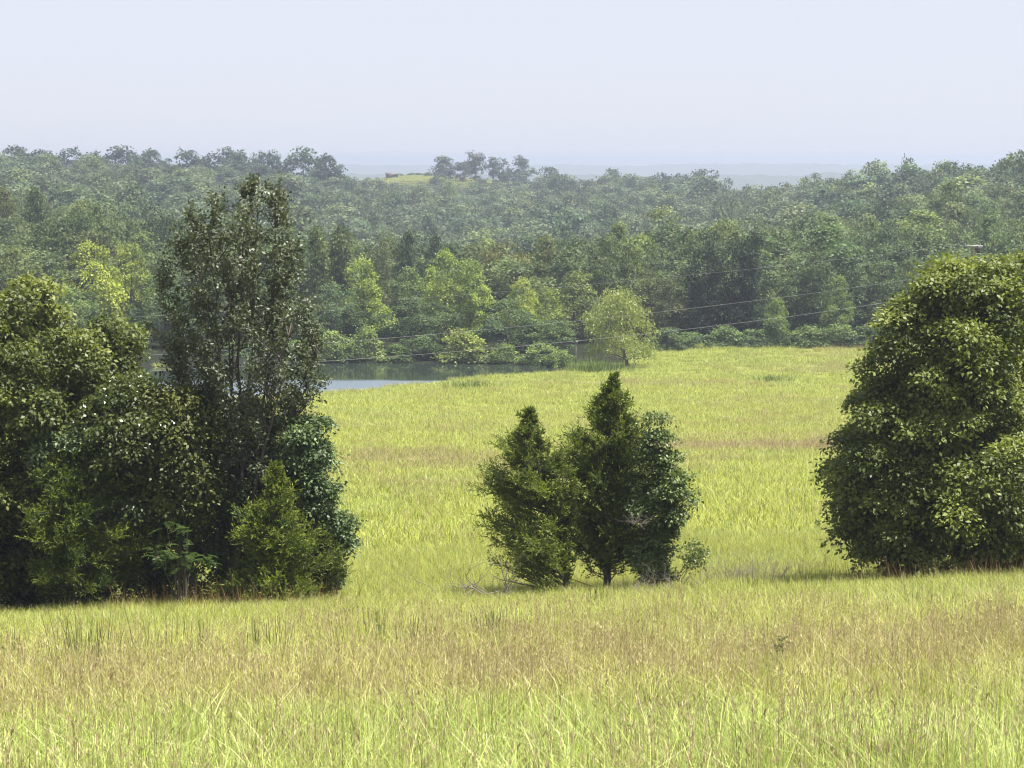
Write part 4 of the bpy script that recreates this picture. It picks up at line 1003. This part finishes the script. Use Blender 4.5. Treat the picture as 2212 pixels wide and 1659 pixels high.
# tufts of rush and tall grass, each a clump of its own
M['rush'] = leaf_mat('rush_blade', (.032, .058, .010), (.085, .125, .022), trans=.15, rough=.5)
M['rush_bright'] = leaf_mat('bright_grass_blade', (.24, .32, .025), (.36, .42, .05), trans=.5, rough=.5)
M['rust'] = leaf_mat('rusty_seed_blade', (.13, .065, .03), (.30, .18, .09), trans=.3, rough=.7)
def tuft(label, px, py, h, w, n, mat='rush', seed=0, spread=.25, bw=.012, name='rush_tuft', cat='grass tuft', color=None, xy=None):
    rng = np.random.default_rng(seed + int(px)); X, Y = xy or ground_at(px, py); g = Geo()
    x = np.clip(rng.normal(size=n), -1.9, 1.9) * w * .4; y = np.clip(rng.normal(size=n), -1.9, 1.9) * w * .4; H = h * rng.uniform(.6, 1.0, n)
    lx = (x / max(w, .01) * .6 + rng.normal(size=n) * .25) * spread; ly = rng.normal(size=n) * spread * .4
    q = rng.random(n) * 3.14; s = np.stack([np.cos(q), np.sin(q), 0 * q], 1) * bw
    r = []
    for t in (0, .35, .7, 1.0):
        c = np.stack([x + lx * H * t ** 1.8, y + ly * H * t ** 1.8, H * t * (1 - .12 * t * np.abs(lx))], 1); ww = s * (1 - .8 * t)
        r += [c - ww / 2, c + ww / 2]
    V = np.stack(r, 1); F = np.array([[0, 1, 3, 2], [2, 3, 5, 4], [4, 5, 7, 6]])
    g.add(V.reshape(-1, 3), (np.arange(n)[:, None, None] * 8 + F).reshape(-1, 4), np.repeat(rng.random(n), 8))
    o = link(name, g.mesh(name, [M[mat]]), None, (X, Y, gz(X, Y) - .03)); tag(o, label, cat, 'grass tufts standing above the meadow')
    if color: o.color = rgba(color)
def at(px, Y): return xat(px, Y, -.21 * Y), Y
for (lab, px, ty, Y, w, n) in (
  ('dark green rush tuft at the picture edge below the edge oak', 14, 1326, 31, .3, 26), ('tall dark rush tuft below the feathery cedar', 183, 1312, 29, .5, 60),
  ('thin row of dark rushes below the dark clump', 372, 1318, 31, .8, 30), ('single narrow dark rush tuft under the bright sapling', 425, 1312, 30, .15, 12), ('dark rush tuft below the yellow green cedar', 568, 1322, 30, .4, 32),
  ('thin dark rushes below the low dark cedar', 750, 1318, 31, .5, 24), ('dense dark rush tuft between the clump and the three field trees', 832, 1304, 32, .5, 60), ('dark rush tuft just right of the dense rush tuft', 885, 1322, 30, .4, 36),
  ('wide dark rush tuft before the leaning cedar', 1062, 1300, 32, .65, 60), ('small rush tuft at the foot of the tallest cedar', 1285, 1252, 52, .5, 34), ('rush tuft before the narrow glossy tree', 1400, 1322, 30, .3, 24),
  ('thin rushes below the dead bramble', 1535, 1306, 32, .6, 20), ('pair of thin dark rushes in the open slope', 1762, 1284, 34, .35, 12), ('leaning dark rush tuft before the massive maple', 1990, 1262, 36, .65, 50),
  ('biggest dark rush tuft before the massive maple, near the edge', 2142, 1284, 34, .55, 60), ('green rush tuft beside the dead brambles', 1632, 1226, 60, .7, 44), ('rush tuft between the brambles and the massive maple', 1755, 1200, 60, 1.0, 40)):
    X_, Y_ = at(px, Y); tuft(lab, px, None, zat(ty, Y) - gz(X_, Y_), w, int(n * 1.7), xy=(X_, Y_), bw=.019, seed=40)
tuft('bright yellow green tuft of broad grass blades in the brown seed heads', 1588, None, .95, .42, 90, 'rush_bright', 3, .6, .014, 'grass_tuft', xy=at(1588, 22))
for (lab, px, ty, Y, w, n, sp) in (
  ('dark upright weed spire in the near meadow', 500, 1508, 18, .05, 9, .1), ('tall dark grass tuft near the bottom edge, past the middle', 1500, 1535, 17, .2, 18, .4), ('tall leaning dark stalks near the bottom edge', 1790, 1420, 19, .16, 16, .55),
  ('upright dark stalks by the bottom edge below the brown band', 860, 1530, 17, .2, 10, .25), ('dark stalks at the near corner under the maple', 2140, 1430, 19, .25, 16, .35), ('slim dark stalk before the leaning cedar', 1075, 1470, 18, .08, 6, .3),
  ('dark stalks by the bottom edge below the dark clump', 150, 1550, 17, .25, 12, .3)):
    X_, Y_ = at(px, Y); tuft(lab, px, None, zat(ty, Y) - gz(X_, Y_), w, n, 'rush', 7, sp, .009, 'weed_stalk', 'weed stalk', (.8, .85, .8), (X_, Y_))
tuft('long green grass hanging at the foot of the spreading cedar', 130, 1325, 1.35, 1.3, 480, 'rush', 8, 1.2, .018, 'grass_tuft', color=(1.5, 1.7, 1.3))
for (lab, px, py, h, w, n) in (('rusty seeding grass along the foot of the dark clump, under the bright sapling', 400, 1330, 1.0, 2.6, 240), ('rusty seeding grass along the foot of the dark clump, under the yellow green cedar', 600, 1326, 1.0, 2.8, 260),
                               ('rusty seeding grass along the foot of the massive maple, outer side', 1930, 1275, 1.0, 2.0, 190), ('rusty seeding grass along the foot of the massive maple, toward the picture edge', 2110, 1272, 1.05, 3.0, 300)):
    tuft(lab, px, py, h, w, n, 'rust', 9, .5, .016, 'seed_grass_tuft')
for (lab, px, py, h, w, n) in (('tall bright reeds at the tip of the pond below the willow', 1275, 803, 1.9, 3.6, 330), ('shaded green reeds beside the willow trunk', 1320, 803, 1.3, 3.4, 260), ('low green reed patch on the near shore of the pond', 1012, 840, 1.2, 3.4, 220), ('low green patch of rank grass alone in the far field', 1675, 824, .9, 3.0, 240)):
    tuft(lab, px, py, h, w, n, 'rush', 11, .8, .06, 'reed_patch', 'reeds', (1.5, 1.45, 1.3))

# ------------------------------------------------------------------ dead wood and small plants
def twiggy(rng, g, a, d, L, r, depth):
    d = unit(np.asarray(d, float)); pts = [np.asarray(a, float)]
    for k in range(4): 
        d = unit(d + rng.normal(size=3) * .22); pts.append(pts[-1] + d * L / 4)
    g.tube(pts, np.linspace(r, r * .45, 5), 4, rng.random())
    if depth:
        for k in range(rng.integers(2, 5)):
            i = rng.integers(1, 5); twiggy(rng, g, pts[i], d + rng.normal(size=3) * .75, L * rng.uniform(.4, .7), r * .5, depth - 1)
def dead(name, label, cat, px, py, n, L, dirs, seed, spread=.3, r=.014, Yz=None, depth=2, color=None):
    rng = np.random.default_rng(seed); g = Geo()
    X, Y = ground_at(px, py) if Yz is None else (xat(px, Yz[0], Yz[1]), Yz[0]); zb = gz(X, Y) if Yz is None else Yz[1]
    for k in range(n):
        d = np.array(dirs[k % len(dirs)], float) + rng.normal(size=3) * .25
        twiggy(rng, g, (rng.normal() * spread, rng.normal() * spread * .5, -.03), d, L * rng.uniform(.6, 1.1), r, depth)
    o = link(name, g.mesh(name, [M['dead']]), None, (X, Y, zb)); tag(o, label, cat)
dead('fallen_branch', 'dark fallen branches lying at the foot of the leaning cedar', 'branch', 1075, 1305, 16, 1.6, [(-1, 0, .25), (-.6, -.2, .5), (.8, -.1, .15)], 61, .4, .02)
dead('bramble', 'grey dead bramble beside the small leaning sapling', 'bramble', 1588, 1275, 60, 1.0, [(0, 0, 1), (.5, 0, .8), (-.5, 0, .8)], 62, .36, .007)
dead('bramble', 'grey dead bramble with a tangled top, farther from the field trees', 'bramble', 1668, 1270, 60, .95, [(.2, 0, 1), (.7, 0, .6), (-.6, 0, .7)], 63, .42, .007)
dead('bramble', 'low tangle of dead twigs under the narrow glossy tree', 'bramble', 1430, 1300, 60, .8, [(.6, 0, .6), (-.6, 0, .6), (0, 0, 1)], 64, .6, .007)
dead('dead_twig', 'pale pinkish dead twigs hanging in the narrow glossy tree', 'twigs', 1378, 1130, 12, .35, [(0, -.3, .6), (.6, -.3, .2), (-.4, -.3, .3)], 65, .08, .006, (61.3, zat(1130, 61.3)))
dead('dead_snag', 'bare pinkish dead tree on the near wooded hill', 'dead tree', 1880, 470, 5, 6.5, [(0, 0, 1), (.3, 0, 1), (-.35, 0, 1)], 66, .5, .10, (640, gz(xat(1880, 640), 640) + 5), 3)
def small_weed(label, px, py, h, mat, seed, w=.16, n=60, lf=.05, name='weed_plant'):
    rng = np.random.default_rng(seed); X, Y = ground_at(px, py); g = Geo(); z0 = gz(X, Y)
    g.tube([(0, 0, -.03), (.01, 0, h * .5), (0, .01, h)], [.012, .01, .006], 5)
    P = np.stack([rng.normal(size=n) * w * .35, rng.normal(size=n) * w * .35, h * (.45 + .5 * rng.random(n))], 1)
    A = unit(P * np.array([3, 3, 0]) + np.array([0, 0, .25]) + rng.normal(size=(n, 3)) * .3)
    g.cards(P * np.array([.6, .6, 1]), A, rng.normal(size=(n, 3)), lf * rng.uniform(.6, 1.3, n), lf * .5 * np.ones(n), rng.random(n))
    tag(link(name, g.mesh(name, [M[mat]]), None, (X, Y, z0)), label, 'weed')
M['dark_weed'] = leaf_mat('dark_dry_weed', (.03, .022, .016), (.07, .05, .035), trans=.1, rough=.8)
small_weed('dark dried weed head standing before the edge oak', 42, 1345, .72, 'dark_weed', 71, .14, 90)
small_weed('tiny dark cedar seedling alone in the field beside the massive maple', 1767, 1152, .55, 'cedar', 72, .22, 90, .09, 'cedar_seedling')
def leafy_weed():
    rng = np.random.default_rng(73); X, Y = at(1696, 24); g = Geo()
    for k in range(5):
        a = rng.normal(size=2) * .05; tip = np.array([rng.normal() * .15, rng.normal() * .1, (zat(1378, 24) - gz(X, Y)) * (.9 + .15 * rng.random())])
        B = bez(np.array([a[0], a[1], -.02]), np.array([a[0], a[1], .4]), tip, 6); g.tube(B, np.linspace(.008, .003, 6), 4)
        n = 16; i = rng.uniform(.55, 1, n); P = np.stack([np.interp(i, np.linspace(0, 1, 6), B[:, q]) for q in range(3)], 1)
        g.cards(P, unit(rng.normal(size=(n, 3)) * np.array([1, 1, .4])), np.tile([0, 0, 1.], (n, 1)) + rng.normal(size=(n, 3)) * .4, .1 * rng.uniform(.7, 1.3, n), .035 * np.ones(n), rng.random(n))
    tag(link('weed_plant', g.mesh('weed_plant', [M['rush']]), None, (X, Y, gz(X, Y))), 'leafy dark weed poking above the brown seed heads beside the bright tuft', 'weed')
leafy_weed()

# ------------------------------------------------------------------ utility pole, wires, post, ridge shed
M['pole'] = bark_mat('weathered_pole', (.22, .20, .18), (.36, .33, .30), 8)
M['metal'] = plain_mat('dull_galvanised_metal', (.26, .26, .26), .7, .2)
M['black'] = plain_mat('dark_transformer_paint', (.03, .03, .035), .5)
M['wire'] = plain_mat('aluminium_wire', (.17, .17, .17), .85, .0)
PY = 150.0; PX = xat(2106, PY, -5.5); PZ = gz(PX, PY); PT = zat(528, PY)
pole = tag(empty('utility_pole', (PX, PY, PZ)), 'weathered utility pole rising behind the massive maple', 'utility pole')
def rel(g, name, mat, parent, origin): return link(name, g.mesh(name, [M[mat]], origin), parent)
O = (PX, PY, PZ)
g = Geo(); g.tube([(PX, PY, PZ - .8), (PX, PY, PZ + 4), (PX, PY, PT)], [.17, .15, .115], 10); rel(g, 'shaft', 'pole', pole, O)
g = Geo(); g.box((PX - .1, PY - .16, PT - .12), (.62, .05, .06)); rel(g, 'crossarm', 'metal', pole, O)
g = Geo(); zt = zat(538, PY); g.tube([(PX + .2, PY - .25, zt - .28), (PX + .2, PY - .25, zt - .25), (PX + .2, PY - .25, zt + .2), (PX + .2, PY - .25, zt + .24)], [.02, .15, .15, .04], 12); g.box((PX + .1, PY - .14, zt), (.1, .05, .06)); rel(g, 'transformer', 'black', pole, O)
for dx in (-.6, .42):
    g = Geo(); g.tube([(PX - .1 + dx, PY - .16, PT - .06), (PX - .1 + dx, PY - .16, PT + .02), (PX - .1 + dx, PY - .16, PT + .1)], [.035, .05, .02], 8); rel(g, 'insulator', 'metal', pole, O)
def wire(label, a, b, sag, r, ext=0):
    a = np.array(a, float); b = np.array(b, float); t = np.linspace(0, 1 + ext, 60)[:, None]
    P = a + (b - a) * t; P[:, 2] -= (4 * sag * t * (1 - t))[:, 0]
    g = Geo(); g.tube(P, r, 5); o = link('overhead_wire', g.mesh('overhead_wire', [M['wire']], a), None, tuple(a)); tag(o, label, 'wire')
def wpt(px, py, Y): z = zat(py, Y); return (xat(px, Y, z), Y, z)
wire('thin upper wire running from the pole top past the tall open tree', wpt(2095, 526, 149.8), wpt(0, 700, 104), .55, .005, .35)
wire('middle power wire dipping from the pole behind the maple', wpt(2106, 582, 149.8), wpt(0, 786, 103), .75, .0075, .35)
wire('lowest power wire crossing before the willow and the pond', wpt(2106, 622, 149.8), wpt(0, 815, 100), .95, .0085, .35)
wire('upper service wire leaving the transformer toward the edge', wpt(2112, 541, 149.7), wpt(2330, 566, 138), .25, .011)
wire('lower drooping service wire beside the transformer wire', wpt(2145, 556, 146), wpt(2330, 560, 138), .55, .009)
def post():
    Y = 261.0; X = xat(1244, Y, -24); z = gz(X, Y); e = tag(empty('marker_post', (X, Y, z)), 'thin grey post with a pale cap standing in the reeds by the pond', 'post')
    g = Geo(); t = zat(741, Y); g.tube([(X, Y, z - .3), (X, Y, (z + t) / 2), (X, Y, t)], [.07, .065, .06], 8); rel(g, 'shaft', 'pole', e, (X, Y, z))
    g = Geo(); g.tube([(X + .1, Y, t - .02), (X + .1, Y, t + .02), (X + .1, Y, t + .24), (X + .1, Y, t + .28)], [.05, .13, .13, .05], 8); g.box((X + .02, Y, t - .02), (.1, .03, .03)); rel(g, 'cap', 'metal', e, (X, Y, z))
post()
def shed():
    Y = 1135.0; X = xat(847, Y, -10); z = gz(X, Y); e = tag(empty('farm_shed', (X, Y, z)), 'small low brown shed on the ridge-top clearing', 'shed')
    M['boards'] = plain_mat('brown_boards', (.09, .075, .07), .8); M['tin'] = plain_mat('rusty_tin', (.10, .085, .085), .7)
    w, d, h = 3.1, 2.6, 1.0
    g = Geo(); g.box((X, Y, z + h), (w, d, h)); rel(g, 'wall', 'boards', e, (X, Y, z))
    V = [(X - w - .4, Y - d - .4, z + 2 * h + .01), (X + w + .4, Y - d - .4, z + 2 * h + .01), (X + w + .4, Y, z + 2 * h + .75), (X - w - .4, Y, z + 2 * h + .75), (X - w - .4, Y + d + .4, z + 2 * h + .01), (X + w + .4, Y + d + .4, z + 2 * h + .01)]
    V2 = [(a, b, c + .12) for a, b, c in V]
    g = Geo(); g.add(V + V2, [[0, 3, 2, 1], [3, 4, 5, 2], [6, 7, 8, 9], [9, 8, 11, 10], [0, 1, 7, 6], [4, 10, 11, 5], [0, 6, 9, 3], [3, 9, 10, 4], [1, 2, 8, 7], [2, 5, 11, 8]]); rel(g, 'roof', 'tin', e, (X, Y, z))
    g = Geo(); g.box((X + .8, Y - d - .03, z + .85), (.9, .03, .85)); rel(g, 'door', 'black', e, (X, Y, z))
shed()
bush = [(795, 383, 14), (815, 384, 12), (866, 384, 15), (888, 373, 18), (905, 375, 18), (925, 372, 20)]
for q, (px, ty, w) in enumerate(bush):
    Y = 1150.0; X = xat(px, Y, -10); wood_tree('shrub', f'hazy bush behind the ridge-top clearing, {ORD[q]} from the left', 'bush', 'shrub', q, X, Y, max(zat(ty, Y) - gz(X, Y), 1.5), w / FPX * Y * 1.3, (.9, 1, .9), 'bushes along the ridge-top clearing')

# ------------------------------------------------------------------ air, sky, sun
def haze():
    m, t, ns, ls = nodes('haze')
    v = ns.new('ShaderNodeVolumePrincipled'); v.inputs['Color'].default_value = (.585, .655, .785, 1); v.inputs['Density'].default_value = .00031; v.inputs['Anisotropy'].default_value = .35
    o = ns.new('ShaderNodeOutputMaterial'); ls.new(v.outputs[0], o.inputs['Volume'])
    g = Geo(); g.box((0, 8000, -20), (30000, 8500, 31)); 
    me = g.mesh('haze', [m]); tag(link('haze', me), 'pale blue summer haze filling the valley', 'haze', kind='stuff')
EL, AZ = 70.0, 98.0
def light():
    w = bpy.data.worlds.new('World'); SC.world = w; w.use_nodes = True; ns, ls = w.node_tree.nodes, w.node_tree.links
    ns.clear()
    sk = ns.new('ShaderNodeTexSky'); sk.sky_type = 'NISHITA'; sk.sun_disc = False; sk.sun_elevation = R(EL); sk.sun_rotation = R(AZ)
    sk.air_density = 1.0; sk.dust_density = 0.8; sk.ozone_density = 1.5
    bg = ns.new('ShaderNodeBackground'); bg.inputs['Strength'].default_value = .055
    tc = ns.new('ShaderNodeTexCoord'); mp = ns.new('ShaderNodeMapping'); mp.inputs['Scale'].default_value = (1, 1, 3.5); ls.new(tc.outputs['Generated'], mp.inputs[0])
    nz = ns.new('ShaderNodeTexNoise'); nz.inputs['Scale'].default_value = 2.2; nz.inputs['Detail'].default_value = 5; ls.new(mp.outputs[0], nz.inputs['Vector'])
    mr = ns.new('ShaderNodeMapRange'); mr.inputs[1].default_value = .35; mr.inputs[2].default_value = .65; mr.inputs[3].default_value = .84; mr.inputs[4].default_value = .94; ls.new(nz.outputs['Fac'], mr.inputs[0])
    veil = mixrgb(ns, ls, mr.outputs[0], sk.outputs[0], (5.35, 5.55, 6.45))      # thin high summer haze over the blue
    ls.new(veil, bg.inputs['Color'])
    o = ns.new('ShaderNodeOutputWorld'); ls.new(bg.outputs[0], o.inputs['Surface'])
    L = bpy.data.lights.new('sun', 'SUN'); L.energy = 5.0; L.angle = R(.53); L.color = (1, .955, .87)
    s = bpy.data.objects.new('sun', L); COL.objects.link(s)
    d = Vector((math.sin(R(AZ)) * math.cos(R(EL)), math.cos(R(AZ)) * math.cos(R(EL)), math.sin(R(EL))))
    s.rotation_euler = d.to_track_quat('Z', 'Y').to_euler(); s.location = (20, 20, 60)
haze()
light()
SC.view_settings.view_transform = 'Standard'; SC.view_settings.look = 'None'; SC.view_settings.exposure = 1.45; SC.view_settings.gamma = 1.0
SC.render.engine = 'CYCLES'
cy = SC.cycles
cy.filter_width = 1.15; cy.use_denoising = True; cy.max_bounces = 8; cy.diffuse_bounces = 3; cy.glossy_bounces = 2; cy.transmission_bounces = 4; cy.volume_bounces = 0; cy.transparent_max_bounces = 8
cy.use_adaptive_sampling = True; cy.adaptive_threshold = .015; cy.caustics_reflective = False; cy.caustics_refractive = False
